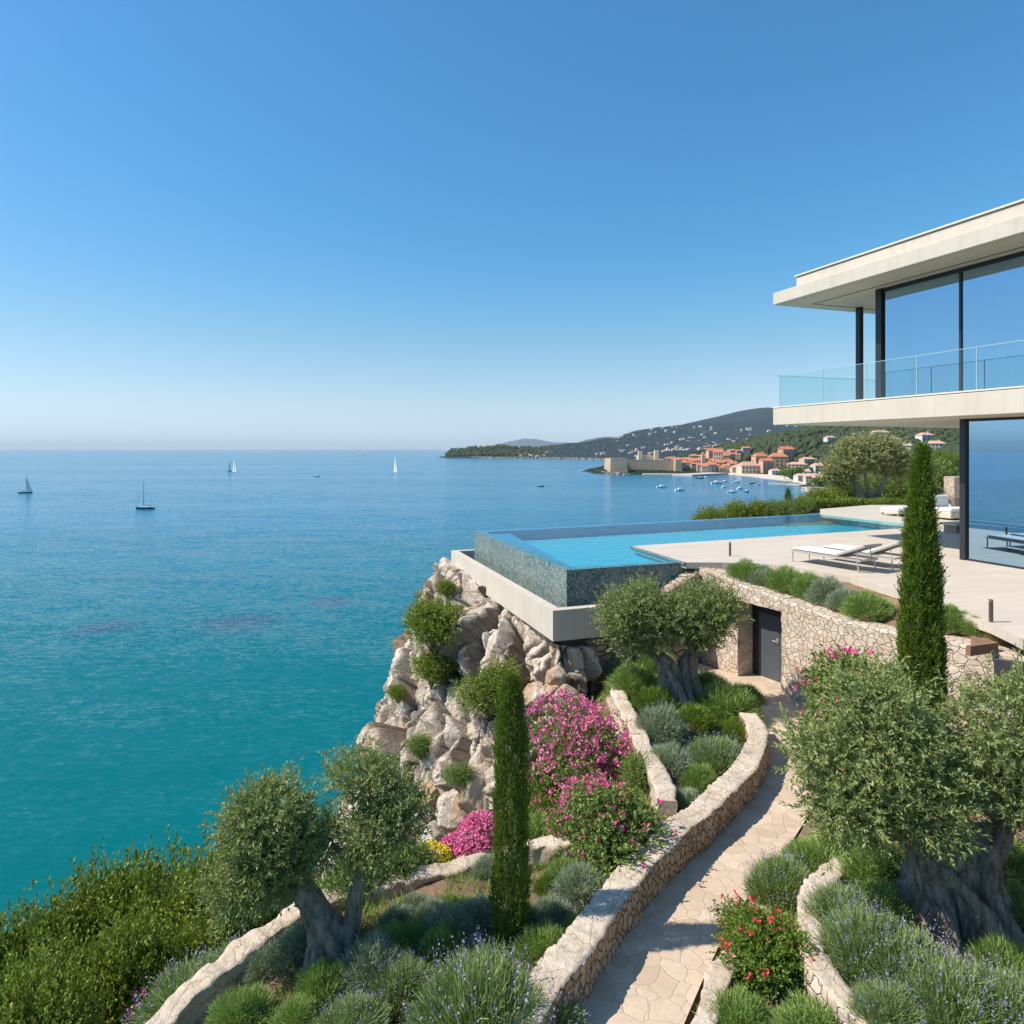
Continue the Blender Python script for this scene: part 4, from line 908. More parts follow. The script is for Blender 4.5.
def limb(mb, a, b, r0, r1, rng, seg=7, n=6, wob=.06):
    a = np.array(a, float); b = np.array(b, float); pts = [a + (b - a) * t + (rng.normal(size=3) * wob * np.linalg.norm(b - a) if 0 < t < 1 else 0) for t in np.linspace(0, 1, n)]
    pts = [tuple(p) for p in catmull(pts, np.linalg.norm(b - a) / (n * 2))]; mb.tube(pts, list(np.linspace(r0, r1, len(pts))), seg, cap=True)
    return pts
def gnarled(mb, path, radii, rng, seg=52, ridges=5, amp=.22, twist=1.3, flare=.8):
    """old olive trunk: fluted, twisting, with root flare"""
    pts = catmull(path, .035); n = len(pts); rr = np.interp(np.linspace(0, 1, n), np.linspace(0, 1, len(radii)), radii); V = []; ph = rng.random() * 6
    for i in range(n):
        t = i / (n - 1); tg = unit(pts[min(i + 1, n - 1)] - pts[max(i - 1, 0)]); a = unit(np.cross(tg, [0.2, 1, 0])); b = np.cross(tg, a)
        fl = 1 + flare * math.exp(-t * 9)
        for k in range(seg):
            q = 2 * PI * k / seg; w = q + twist * t
            rid = amp * (math.sin(ridges * w + ph) * .5 + .5 * math.sin((ridges + 2) * w + 1.7 + ph)) * (1 + 1.2 * math.exp(-t * 8))
            nzv = .22 * noise.noise(Vector((math.cos(q) * 1.6, math.sin(q) * 1.6, t * 4 + ph))) + .10 * noise.noise(Vector((math.cos(q) * 5, math.sin(q) * 5, t * 12 + ph)))
            V.append(pts[i] + (a * math.cos(q) + b * math.sin(q)) * rr[i] * fl * (1 + rid + nzv))
    F = [(i * seg + k, i * seg + (k + 1) % seg, (i + 1) * seg + (k + 1) % seg, (i + 1) * seg + k) for i in range(n - 1) for k in range(seg)]
    F.append(tuple(range((n - 1) * seg, n * seg))); mb.add(V, F)
def roots(mb, r, rng, n=7, ln=.35):
    for k in range(n):
        a = 2 * PI * k / n + rng.random() * .6; L = ln * (.7 + .6 * rng.random()); c, s = math.cos(a), math.sin(a)
        pts = [(c * r * .5, s * r * .5, .30 * L + .06), (c * r * 1.05, s * r * 1.05, .12 * L + .02), (c * (r + L * .5), s * (r + L * .5), .01), (c * (r + L), s * (r + L), -.05)]
        mb.tube([tuple(p) for p in catmull(pts, .05)], list(np.linspace(r * .32, .012, len(catmull(pts, .05)))), 7)

def olive(loc, label, trunks, blobs, ntw, lpt, L, W, seed, leafmat="olive_leaf", root=(.2, 7, .35), group="old olive trees", twig=.2, cat="olive tree", limbs=3, amp=.22):
    rng = np.random.default_rng(seed); t = empty("olive_tree", loc); tag(t, label, cat, group)
    mb = MB()
    for path, radii, ridg in trunks: gnarled(mb, path, radii, rng, ridges=ridg, amp=amp)
    if root: roots(mb, root[0], rng, root[1], root[2])
    tops = [np.array(p[0][-1]) for p in trunks]; tr = [p[1][-1] for p in trunks]
    for b in blobs:
        c = np.array(b[:3]); k = int(np.argmin([np.linalg.norm(c - q) for q in tops]))
        mid = tops[k] * .35 + c * .65 + np.array([0, 0, -.15 * b[5]]); limb(mb, tops[k] - np.array([0, 0, .05]), mid, tr[k] * .62, tr[k] * .32, rng)
        for j in range(limbs):
            e = c + unit(rng.normal(size=3)) * np.array(b[3:]) * .7; limb(mb, mid, e, tr[k] * .28, .008, rng, 5, 5, .08)
    mb.build("trunk", M["olive_bark"], t, smooth=True)
    me = crown_mesh("crown", blobs, ntw, lpt, L, W, rng, twig=twig, inner=.35); link("crown", me, M[leafmat], t)
    return t
def gpos(px, py): x, y, z = hit(px, py); return (x, y, z - .03)

# right, big old olive
p = G(957, 932, -5.25); OR = (p[0], p[1], CZ - 5.28)
olive(OR, "largest olive tree with thick twisted trunk at the right, inside the curved planter", [
    ([(-.06, 0, -.05), (-.10, 0, .22), (-.10, .02, .5), (-.24, 0, .80), (-.46, 0, 1.02), (-.62, 0, 1.2)], [.30, .27, .22, .17, .13, .10], 6),
    ([(.16, .02, -.05), (.17, .0, .25), (.12, .02, .55), (.22, .05, .85), (.42, 0, 1.10), (.55, 0, 1.3)], [.28, .25, .21, .17, .13, .10], 5)],
    [(-1.12, .0, 1.75, .48, .6, .46), (-.75, .1, 2.35, .46, .55, .40), (-1.25, -.1, 1.45, .38, .4, .32), (-.62, -.25, 1.58, .44, .5, .34), (-.18, .2, 1.72, .36, .5, .34), (-.75, -.1, 1.95, .6, .5, .5), (.42, -.2, 1.80, .42, .5, .38), (.55, .1, 2.2, .55, .6, .42),
     (.95, -.1, 1.75, .5, .55, .5), (1.3, .1, 2.1, .5, .5, .4), (-1.1, .1, 1.2, .34, .34, .26), (.85, -.2, 1.42, .36, .4, .28), (-.45, -.3, 1.38, .26, .3, .22), (.1, .2, 1.55, .3, .3, .3), (-1.5, .1, 1.95, .28, .3, .26), (-1.05, .1, 2.55, .26, .3, .2), (.85, 0, 2.6, .3, .3, .2), (1.5, 0, 1.6, .5, .5, .4)],
    6000, 14, .058, .020, 11, root=(.34, 11, .42), amp=.42)
# left olive
p = gpos(333, 962)
olive(p, "olive tree with two leaning stems rising over the left bed, against the sea", [
    ([(-.02, 0, -.05), (-.03, 0, .2), (-.12, .02, .45), (-.26, .02, .70), (-.42, 0, .92)], [.20, .165, .14, .125, .10], 5),
    ([(.12, .02, -.05), (.17, .02, .25), (.22, .05, .55), (.27, .05, .85), (.33, .05, 1.05)], [.14, .11, .09, .08, .06], 4)],
    [(-.78, 0, 1.22, .42, .42, .36), (-1.0, -.1, .95, .27, .3, .26), (-.52, .1, 1.12, .32, .32, .28), (-.72, 0, 1.74, .34, .34, .25), (-.95, 0, 1.5, .24, .25, .24), (-.42, 0, 1.46, .22, .25, .22), (-.70, .1, .80, .24, .26, .14),
     (.48, .1, 1.44, .32, .34, .27), (.74, .1, 1.62, .24, .28, .24), (.26, .2, 2.02, .30, .28, .17), (.50, .2, 1.86, .22, .2, .16), (.36, 0, 1.18, .20, .24, .15), (-.08, .1, 1.35, .12, .14, .26)],
    4300, 14, .050, .017, 12, root=(.2, 8, .25))
# middle olive below the pool
p = gpos(679, 701)
olive((p[0], p[1], p[2]), "rounded olive tree with a divided trunk standing before the pool wall, left of the door", [
    ([(-.18, 0, -.05), (-.16, 0, .25), (-.16, .02, .5), (-.28, .02, .80), (-.42, 0, 1.0)], [.28, .23, .20, .16, .12], 4),
    ([(.18, .02, -.05), (.18, .0, .3), (.18, .02, .6), (.22, .05, .85), (.28, 0, 1.05)], [.27, .24, .21, .18, .12], 5)],
    [(-1.05, 0, 1.65, .56, .6, .48), (-1.3, -.1, 1.98, .42, .5, .38), (-.75, .1, 2.2, .42, .5, .34), (-.5, -.1, 1.62, .46, .5, .38), (.15, 0, 1.7, .46, .5, .38), (.68, .0, 1.85, .48, .6, .42), (.45, .1, 2.2, .44, .5, .32), (.92, -.1, 2.12, .30, .42, .28), (-.1, .1, 1.9, .36, .4, .26), (-1.0, 0, 1.32, .34, .35, .22), (.6, 0, 1.48, .34, .4, .24)],
    5200, 12, .065, .022, 13, root=(.34, 10, .42), amp=.34)
# big olive beyond the terrace
def hpos(px, Y, dz=0): x = (px - 512) / FP * Y; return (x, Y, headland_z(x, Y) + dz)
olive(hpos(868, 37), "wide pale olive tree with several stems on the far side of the terrace", [
    ([(-.4, 0, -.1), (-.5, 0, .7), (-.7, 0, 1.4), (-1.1, 0, 2.0)], [.17, .13, .10, .08], 4), ([(.1, 0, -.1), (.1, 0, .7), (-.1, 0, 1.4), (-.2, 0, 2.0)], [.16, .12, .09, .07], 4), ([(.5, 0, -.1), (.6, .1, .7), (.9, 0, 1.4), (1.2, 0, 2.0)], [.18, .13, .10, .08], 5)],
    [(-1.2, 0, 2.4, .95, .9, .75), (0, 0, 2.9, 1.1, 1, .8), (1.2, 0, 2.6, 1.0, .9, .8), (-.7, 0, 3.2, .8, .8, .5), (.7, 0, 3.3, .9, .8, .5), (-1.8, 0, 1.9, .6, .6, .45), (1.75, 0, 2.2, .6, .6, .5), (-1.3, .2, 1.5, .5, .5, .35)],
    6500, 9, .12, .05, 14, "olive_leaf_yellow", root=None, twig=.35)

def cypress(loc, label, h, r, n, L, seed, prof=None):
    rng = np.random.default_rng(seed); t = empty("cypress_tree", loc); tag(t, label, "cypress tree", "slender cypress trees")
    MB().tube([(0, 0, -.1), (0, 0, h * .3), (.01, 0, h * .9)], [r * .25, r * .2, .01], 8).build("trunk", M["olive_bark"], t, smooth=True)
    k = rng.random(n) ** .85; z = k * h; pr = np.interp(k, *prof) * r; a = rng.random(n) * 2 * PI
    lump = np.array([1 + .34 * noise.noise(Vector((math.cos(q) * 2.6, math.sin(q) * 2.6, zz / r * .55 + seed))) + .20 * noise.noise(Vector((math.cos(q) * 6, math.sin(q) * 6, zz / r * 1.3 + seed))) for q, zz in zip(a, z)])
    rr = pr * lump * (.55 + .45 * rng.random(n) ** .45)
    p = np.stack([np.cos(a) * rr, np.sin(a) * rr, z + .02], -1); o = np.stack([np.cos(a), np.sin(a), np.zeros(n)], -1)
    lpt = 7; d = unit(o * .22 + np.array([0, 0, 1.0]) + rng.normal(size=(n, 3)) * .22)
    B = np.repeat(p, lpt, 0) + np.repeat(d, lpt, 0) * (np.tile(np.linspace(0, 1, lpt), n) * np.repeat(L * 2.2 * (.5 + rng.random(n)), lpt))[:, None]
    D = unit(np.repeat(d, lpt, 0) + rng.normal(size=(n * lpt, 3)) * .35)
    link("crown", leaves("crown", B, D, L * (.7 + .6 * rng.random(n * lpt)), L * .26, rng), M["cypress_leaf"], t)
    return t
PR = ([0, .03, .15, .4, .65, .85, .95, 1], [.72, .86, 1.0, 1.0, .82, .48, .24, .04])
p = gpos(511, 944); cypress(p, "slim dark cypress in the left bed in front of the cliff", 2.98, .19, 7500, .035, 21, ([0, .03, .2, .5, .8, .93, 1], [.8, .95, 1.0, .98, .82, .55, .08]))
q = G(920, 760, -5.6); cx, cy = 6.2, 10.0
cypress((cx, cy, CZ - 5.6), "tall green cypress rising in front of the retaining wall and terrace", 5.5, .315, 15000, .055, 22, ([0, .2, .32, .5, .7, .85, .95, 1], [.9, 1.0, 1.0, .84, .66, .42, .22, .03]))
cypress(hpos(788, 36), "tiny distant cypress beyond the far edge of the pool", 1.55, .2, 700, .06, 23, PR)

# bushes: foliage mesh is the thing, flowers are its child
def dome(rng, n, pw=.5, zmin=0.0):
    o = unit(rng.normal(size=(n, 3))); o[:, 2] = np.abs(o[:, 2]); o[:, 2] = np.maximum(o[:, 2], zmin); return unit(o)
def mound_mesh(name, n, L, W, rng, up=.5, r=.5, hz=.62, spread=.3):
    """mound of thin blades, radius about r, height r*hz*2"""
    o = dome(rng, n); lump = np.array([1 + .22 * noise.noise(Vector(q * 2.2 + rng.random() * 0)) for q in o])
    rr = (.45 + .42 * rng.random(n) ** .7) * lump; b = o * np.array([r, r, r * 2 * hz]) * rr[:, None]
    d = unit(o * np.array([.9, .9, .6]) + np.array([0, 0, up]) + rng.normal(size=(n, 3)) * spread)
    return blades(name, b, d, L * (.6 + .7 * rng.random(n)), W, rng), b, d
LAV = {}
def proto(kind, seed, n, L, W, mat, up, hz, fl=None, nf=0, fmat=None, spread=.34, fh=.10):
    rng = np.random.default_rng(seed); me, b, d = mound_mesh("plant_foliage", n, L, W, rng, up, .5, hz, spread); me.materials.append(M[mat]); fm = None
    if nf:
        o = dome(rng, nf, zmin=.1); base = o * np.array([.5, .5, hz]) * (.85 + .1 * rng.random(nf))[:, None]; dd = unit(o * .7 + np.array([0, 0, .9]) + rng.normal(size=(nf, 3)) * .15)
        st = fh * (.4 + .9 * rng.random(nf)); tip = base + dd * st[:, None]; parts = []
        if fl == 'spike':
            m_ = 5; B = np.repeat(tip, m_, 0) + np.repeat(dd, m_, 0) * np.tile(np.linspace(-.035, .05, m_), nf)[:, None]; D = unit(np.repeat(dd, m_, 0) * .8 + rng.normal(size=B.shape) * .6)
            fm = leaves("flower_spikes", B, D, .022, .012, rng)
        else:
            m_ = 6; B = np.repeat(tip, m_, 0) + rng.normal(size=(nf * m_, 3)) * .012; fm = leaves("flowers", B, unit(rng.normal(size=B.shape) + [0, 0, .4]), .045, .04, rng)
        fm.materials.append(M[fmat])
    LAV.setdefault(kind, []).append((me, fm))
for s in (1, 2): proto('L', 100 + s, 10500, .105, .0085, "lavender_stem", .6, .5, 'spike', 170, "lavender_flower")
for s in (1, 2): proto('G', 110 + s, 9500, .095, .009, "grey_stem", .35, .55, 'spike', 60, "lavender_flower")
for s in (1, 2): proto('R', 120 + s, 9500, .09, .009, "rosemary_stem", .5, .55)
proto('Y', 131, 3200, .10, .012, "bright_leaf", .3, .45, 'f', 900, "yellow_flower", fh=.05)
proto('S', 141, 4200, .12, .012, "bright_leaf", .5, .5)
proto('D', 151, 2600, .26, .008, "dry_grass", .8, .5, spread=.4)
proto('P', 161, 3000, .10, .013, "bright_leaf", .3, .45, 'f', 900, "pink_flower", fh=.05)
proto('W', 171, 3000, .12, .013, "grey_stem", .3, .5, 'f', 260, "white_flower", fh=.08)
NAMES = {'L': ("lavender_bush", "lavender"), 'G': ("santolina_bush", "shrub"), 'R': ("rosemary_bush", "shrub"), 'Y': ("flowering_shrub", "flowering plant"), 'S': ("green_shrub", "shrub"), 'D': ("grass_tuft", "grass tuft"), 'P': ("flowering_shrub", "flowering plant"), 'W': ("flowering_shrub", "flowering plant")}
def place(kind, loc, dia, label, hs=1.0, group=None, i=[0]):
    i[0] += 1; me, fm = LAV[kind][i[0] % len(LAV[kind])]; nm, cat = NAMES[kind]
    o = bpy.data.objects.new(nm, me); C.objects.link(o); o.location = loc; o.rotation_euler = (0, 0, random.random() * 6.28); o.scale = (dia * random.uniform(.92, 1.1), dia * random.uniform(.92, 1.1), dia * hs * random.uniform(.9, 1.12))
    tag(o, label, cat, group)
    if fm:
        c = bpy.data.objects.new("flower_spikes" if kind in 'LG' else "flowers", fm); C.objects.link(c); c.parent = o
    return o
def bed(lst, group):
    for k, px, py, w, label, *hs in lst:
        x, y, z = gpos(px, py); place(k, (x, y, z), w * y / FP, label, hs[0] if hs else 1.0, group)
bed([('R', 240, 1028, 72, "round clipped green bush alone in the bottom left corner of the bed"), ('G', 268, 975, 55, "small grey-green bush tight against the rough wall, left of the olive stems"), ('G', 300, 958, 62, "grey-green mound just left of the left olive's foot"),
     ('R', 300, 1030, 60, "green mound at the bottom edge below the left olive"), ('L', 352, 1045, 80, "dark lavender clump at the bottom edge right of the left olive"), ('R', 322, 1000, 70, "bushy mound growing before the foot of the left olive"),
     ('G', 372, 985, 78, "silvery mound right before the left olive's right stem"), ('L', 402, 1000, 76, "lavender clump between the left olive and the big lavender"), ('R', 392, 958, 62, "green mound right of the left olive's stems, behind the silvery mound"), ('S', 548, 893, 34, "small light bush right of the cypress below the rough wall"), ('R', 450, 912, 30, "little dark tuft right below the rough wall, left of the cypress"), ('G', 415, 912, 32, "little silvery tuft right below the rough wall"), ('R', 574, 868, 30, "little green tuft at the very end of the rough wall"), ('G', 432, 924, 42, "small grey-green bush close under the rough wall right of the left olive"), ('G', 398, 930, 42, "small silvery bush under the rough wall next to the left olive's right stem"), ('R', 466, 915, 34, "small dark bush under the rough wall left of the slim cypress"), ('S', 428, 952, 34, "yellow-green tuft on the soil between the left olive and the slim cypress"), ('R', 412, 948, 46, "small green mound touching the rough wall behind the left olive"),
     ('G', 450, 938, 58, "grey-green mound on the rough wall, left of the slim cypress"), ('G', 480, 925, 50, "grey-green bush half hidden behind the slim cypress"), ('R', 442, 962, 58, "dark low bush beside the grey rock in the left bed"), ('L', 482, 1052, 160, "widest lavender bush with purple spikes, at the bottom centre"),
     ('L', 440, 1050, 80, "lavender at the bottom edge, left shoulder of the widest lavender bush"), ('L', 542, 1030, 90, "lavender between the widest bush and the path wall"), ('R', 545, 965, 70, "green bush at the right foot of the slim cypress"), ('G', 552, 925, 52, "small grey bush right of the slim cypress, by bare soil"), ('R', 582, 945, 55, "green mound against the path wall level with the cypress foot"),
     ('R', 565, 885, 46, "low green bush on bare soil below the rough wall's end"), ('S', 598, 885, 40, "small light green bush by the end of the rough wall"), ('G', 580, 900, 58, "grey-green mound below the end of the rough wall"), ('G', 612, 908, 55, "grey-green mound touching the path wall under the pink roses"), ('S', 605, 932, 40, "bright green small bush against the path wall"), ('R', 522, 925, 46, "low green bush just behind the slim cypress"), ('S', 318, 1060, 60, "yellow-green bush at the very bottom below the left olive"), ('R', 480, 985, 60, "dark green mound at the left foot of the slim cypress")],
    "mounds of shrubs in the left bed")
bed([('G', 661, 742, 60, "upper grey lavender mound in the middle bed"), ('G', 669, 772, 56, "lower grey mound in the middle bed beside the short wall"), ('L', 718, 772, 72, "wide lavender mound in the middle bed by the path wall"), ('G', 684, 812, 46, "lowest grey mound of the middle bed in its narrow tip"), ('S', 735, 745, 46, "bright green mound in the middle bed near the bend of the path"),
     ('R', 725, 718, 70, "green bush right of the middle olive's trunk"), ('R', 707, 700, 52, "green bush close behind the middle olive's trunk"), ('S', 655, 712, 46, "yellow-green bush in front of the middle olive's roots"), ('R', 633, 695, 56, "grey-green bush left of the middle olive's trunk"), ('R', 745, 705, 44, "small green bush between the middle olive and the door path"), ('R', 700, 790, 46, "low green bush filling the middle bed's edge"), ('S', 694, 730, 46, "bright bush beside the trunk of the middle olive"), ('L', 622, 668, 46, "dim lavender in the shade of the pool wall"), ('R', 655, 662, 48, "dim green bush in the shade under the pool wall behind the olive")],
    "mounds of shrubs in the middle bed")
bed([('L', 783, 900, 74, "lavender mound spilling over the path's right edge"), ('R', 812, 876, 62, "green mound between the path and the curved planter"), ('R', 838, 862, 60, "bushy mound at the far end of the curved planter"), ('R', 742, 1040, 80, "green mound at the bottom edge beside the pale kerb"), ('R', 815, 1050, 90, "grassy mound at the bottom edge outside the curved planter"), ('L', 795, 1000, 40, "small tuft between the red roses and the curved planter")],
    "mounds of shrubs right of the path")
def bedz(lst, z, group):
    for k, px, py, w, label in lst:
        q = G(px, py, z); place(k, (q[0], q[1], q[2]), w * q[1] / FP, label, 1.0, group)
bedz([('R', 880, 885, 80, "green mound inside the planter's far end"), ('L', 848, 930, 84, "lavender against the inner edge of the curved planter"), ('L', 868, 968, 95, "lavender in the front left of the curved planter"), ('L', 912, 990, 110, "broad lavender before the big olive's trunk"), ('L', 955, 1030, 120, "lavender at the bottom edge right of the curved planter"),
      ('L', 1010, 1040, 110, "lavender in the bottom right corner"), ('R', 880, 925, 70, "green mound left of the big olive's roots"), ('R', 1015, 930, 80, "green mound right of the big olive's trunk"), ('R', 1010, 880, 80, "green bush behind the big olive at the right edge"), ('L', 890, 1030, 80, "lavender at the bottom edge inside the curved planter wall"), ('R', 1005, 985, 80, "leafy mound before the big olive's right root")], -5.25, "lavender and shrubs in the curved planter")
# strip above the retaining wall
for k, v in enumerate([('R', 6.05, 16.95, .82, "first green bush above the door wall, nearest the pool corner"), ('G', 6.3, 16.5, .62, "grey lavender between the green bushes above the door"), ('R', 6.75, 16.1, .8, "wide green bush directly above the door"), ('R', 7.05, 15.45, .72, "green bush right of the door's lintel on the wall top"), ('G', 7.2, 14.9, .7, "grey-green bush in the middle of the wall top strip"), ('G', 7.35, 14.35, .62, "grey bush before the sun loungers on the wall top"), ('R', 7.45, 13.7, .72, "last green bush of the strip, left of the tall cypress"),
                      ('D', 8.5, 11.35, .35, "dry brown tuft in the soil by the brown edging"), ('R', 8.1, 12.15, .55, "green bush right of the tall cypress on the wall top"), ('R', 6.45, 16.8, .5, "small bush at the terrace edge behind the grey lavender"), ('R', 8.35, 11.75, .4, "low bush beside the brown planter edging")]):
    kind, x, y, dia, lab = v; place(kind, (x - .06, y, CZ - 3.46 if k < 7 else CZ - 3.30), dia * 1.42, lab, .95, "bushes on top of the retaining wall")

# leafy shrubs with lobes
SH = {}
def shrub_proto(kind, seed, lobes, ntw, lpt, L, W, mat, fl=None):
    rng = np.random.default_rng(seed); bl = []
    for k in range(lobes):
        a = rng.random() * 6.28; d_ = .30 * rng.random() ** .5; bl.append((math.cos(a) * d_, math.sin(a) * d_, .28 + .30 * rng.random(), .20 + .12 * rng.random(), .20 + .12 * rng.random(), .18 + .14 * rng.random()))
    me = crown_mesh("foliage", bl, ntw, lpt, L, W, rng, up=.2, twig=.085, inner=.3); me.materials.append(M[mat])
    sb = MB()
    for b in bl: limb(sb, (0, 0, -.15), b[:3], .022, .006, rng, 5, 4)
    st_ = sb.build("stems", M["olive_bark"]); sm = st_.data; bpy.data.objects.remove(st_)
    fm = None
    if fl:
        B = []
        for j in range(fl[1]):
            b = bl[rng.integers(len(bl))]; o = unit(rng.normal(size=3)); o[2] = abs(o[2]) * .9; o = unit(o)
            if noise.noise(Vector((o * 2.0 + b[:3]).tolist())) < fl[3]: continue
            c = np.array(b[:3]) + o * (np.array(b[3:]) * 1.12 + .05); B.append(c)
        B = np.array(B); m_ = fl[4]; s = fl[2]; D = unit(rng.normal(size=(len(B) * m_, 3)) + [-.2, -.2, .5])
        fm = leaves("flowers", np.repeat(B, m_, 0) + rng.normal(size=(len(B) * m_, 3)) * s * .45, D, s, s * .85, rng); fm.materials.append(M[fl[0]])
    SH.setdefault(kind, []).append((me, sm, fm))
for s in (1, 2, 3): shrub_proto('dark', 200 + s, 14, 3600, 9, .027, .016, "shrub_leaf")
for s in (1, 2): shrub_proto('green', 210 + s, 11, 2600, 9, .030, .014, "dark_leaf")
shrub_proto('pink', 221, 11, 1900, 8, .034, .014, "dark_leaf", ("pink_flower", 1000, .025, -.25, 8)); shrub_proto('pink', 222, 11, 1900, 8, .034, .014, "dark_leaf", ("pink_flower", 700, .024, -.12, 8))
shrub_proto('rose', 231, 9, 1500, 8, .045, .022, "dark_leaf", ("magenta_flower", 170, .034, .05, 9))
shrub_proto('red', 241, 12, 2200, 8, .036, .020, "bright_leaf", ("red_flower", 70, .040, -.1, 10))
shrub_proto('white', 251, 9, 1300, 8, .04, .018, "dark_leaf", ("white_flower", 200, .024, .0, 7))
shrub_proto('fewpink', 261, 10, 1600, 8, .04, .018, "bright_leaf", ("pink_flower", 120, .030, .0, 8))
def shrub(kind, loc, size, label, group=None, hs=1.0, cat=None, i=[0]):
    i[0] += 1; me, sm, fm = SH[kind][i[0] % len(SH[kind])]; fl = fm is not None
    o = bpy.data.objects.new("flowering_bush" if fl else "shrub", me); C.objects.link(o); o.location = loc; o.rotation_euler = (0, 0, random.random() * 6.28); o.scale = (size, size, size * hs)
    tag(o, label, cat or ("flowering bush" if fl else "shrub"), group)
    c = bpy.data.objects.new("stems", sm); C.objects.link(c); c.parent = o
    if fl: c = bpy.data.objects.new("flowers", fm); C.objects.link(c); c.parent = o
    return o
# dark scrub at the lower left: (px, py of the top, depth, width, label)
scrub = [(15, 908, 11, 2.0, "scrub bush against the sea at the left edge of the picture"), (62, 895, 11.5, 2.0, "scrub bush against the sea, second from the left edge"), (108, 880, 12, 2.1, "broad scrub bush on the skyline between the left edge and the olive"), (152, 862, 12, 2.0, "scrub bush on the skyline left of the tallest one"), (197, 845, 12, 2.1, "tallest scrub bush on the skyline just left of the olive crown"), (240, 858, 12.5, 1.9, "scrub bush against the sea under the left olive's crown"),
         (30, 945, 9, 1.7, "dark scrub bush in the second row at the left edge"), (88, 930, 9.2, 1.7, "dark scrub bush in the middle of the scrub"), (132, 925, 9.6, 1.5, "round scrub bush above the pink flowers at lower left"), (186, 912, 9.9, 1.4, "scrub bush behind the purple lavender at lower left"), (-40, 930, 10, 2.2, "scrub bush cut by the left edge of the picture"), (5, 985, 7.4, 1.3, "dark scrub bush in the bottom left corner"), (45, 985, 7.5, 1.2, "scrub bush at the bottom edge near the left corner"), (300, 890, 13, 1.7, "bush on the slope behind the left olive's stems")]
for px, py, Y, w_, lab in scrub:
    x = (px - 512) / FP * Y; g_ = float(ground_raw(x, Y)[0]); top = CZ + (449 - py) / FP * Y; hgt = max(.9, top - g_); zz = g_ - .1
    if hgt > w_ * 1.35: zz = top - w_ * 1.35; hgt = w_ * 1.35
    shrub('dark', (x, Y, zz), w_, lab, "dark evergreen scrub on the slope", hgt / (w_ * .82))
for kind, px, py, s, lab, *hs in [('fewpink', 125, 1040, 1.25, "low bush with a few pink flowers at the bottom left"), ('fewpink', 172, 1000, 1.05, "low pale bush beside the rough wall at bottom left"), ('green', 350, 885, .9, "grey-green bush on the slope behind the left olive"), ('green', 385, 870, .9, "green bush on the slope between the left olive and the white blossom"), ('white', 412, 838, .75, "bush with small white blossoms behind the rough wall"),
                             ('pink', 578, 800, 2.15, "large oleander covered in pink flowers below the pool corner", 1.0), ('pink', 556, 758, 1.35, "smaller oleander with sparse pink flowers joining the large one on the cliff side"), ('rose', 612, 868, 1.25, "rose bush with magenta blooms between the short wall and the path wall"), ('rose', 575, 850, .75, "rose bush with pink blooms on the end of the rough wall"), ('fewpink', 560, 812, 1.2, "light green bush with scattered pale blooms under the oleander"),
                             ('red', 768, 985, .95, "rose bush with red blooms right of the path"), ('red', 745, 950, .6, "small red flowering bush at the path's right edge"), ('green', 640, 790, .8, "dark bush between the oleander and the short pale wall"), ('green', 640, 850, .7, "dark green bush where the short wall meets the path wall"), ('green', 372, 868, .5, "small bush behind the rough wall by the yellow flowers")]:
    x, y, z = hit(px, py); shrub(kind, (x, y, z - .06), s, lab, None, hs[0] if hs else 1.0)
q = (6.15, 11.7, CZ - 5.3); shrub('rose', q, 1.85, "tall bush with crimson flowers against the retaining wall, behind the big olive")
for k, px, py, w, lab, *hs in [('G', 488, 880, 46, "grey-green mound behind the rough wall beside the pink cushion"), ('R', 540, 845, 66, "grassy mound behind the rough wall, right of the cypress"), ('D', 470, 800, 50, "dry orange grass at the foot of the cliff"), ('D', 500, 780, 60, "orange dry grass above the pink cushion beside the cypress"), ('G', 512, 862, 46, "grey mound behind the slim cypress"),
                          ('L', 200, 972, 120, "pale purple lavender outside the rough wall at lower left"), ('L', 240, 950, 88, "smaller pale lavender behind the rough wall at left"), ('G', 330, 905, 56, "grey mound outside the rough wall behind the left olive"), ('G', 372, 902, 40, "grey mound outside the rough wall right of the left olive"), ('S', 450, 850, 44, "yellow-green tuft between the white and pink flowers"), ('D', 540, 760, 56, "orange dry grass beside the oleander"), ('S', 545, 810, 56, "light green tuft under the oleander, right of the cypress")]:
    x, y, z = gpos(px, py); place(k, (x, y, z), w * y / FP, lab, hs[0] if hs else .9)
for k, px, py, Y, dia, lab in [('P', 462, 858, 10.2, .85, "cushion of lilac pink flowers behind the rough wall, left of the cypress"), ('P', 481, 838, 11.0, .85, "rear pink flower cushion at the foot of the cliff"), ('Y', 430, 866, 9.75, .74, "bright yellow flower cushion behind the rough wall"), ('Y', 407, 874, 9.6, .5, "small yellow flower cushion at the left end of the big yellow one"), ('S', 447, 862, 10.1, .35, "light green tuft between the yellow and pink cushions")]:
    q = P(px, py, Y); place(k, (q[0], q[1], q[2] - .05), dia, lab, .95)
for kind, px, py, s, lab in [('fewpink', 545, 835, .8, "light bush with pale pink blooms behind the rough wall, right of the cypress"), ('pink', 590, 825, .9, "pink flowering bush between the oleander and the magenta roses")]:
    x, y, z = hit(px, py); shrub(kind, (x, y, z - .05), s, lab)
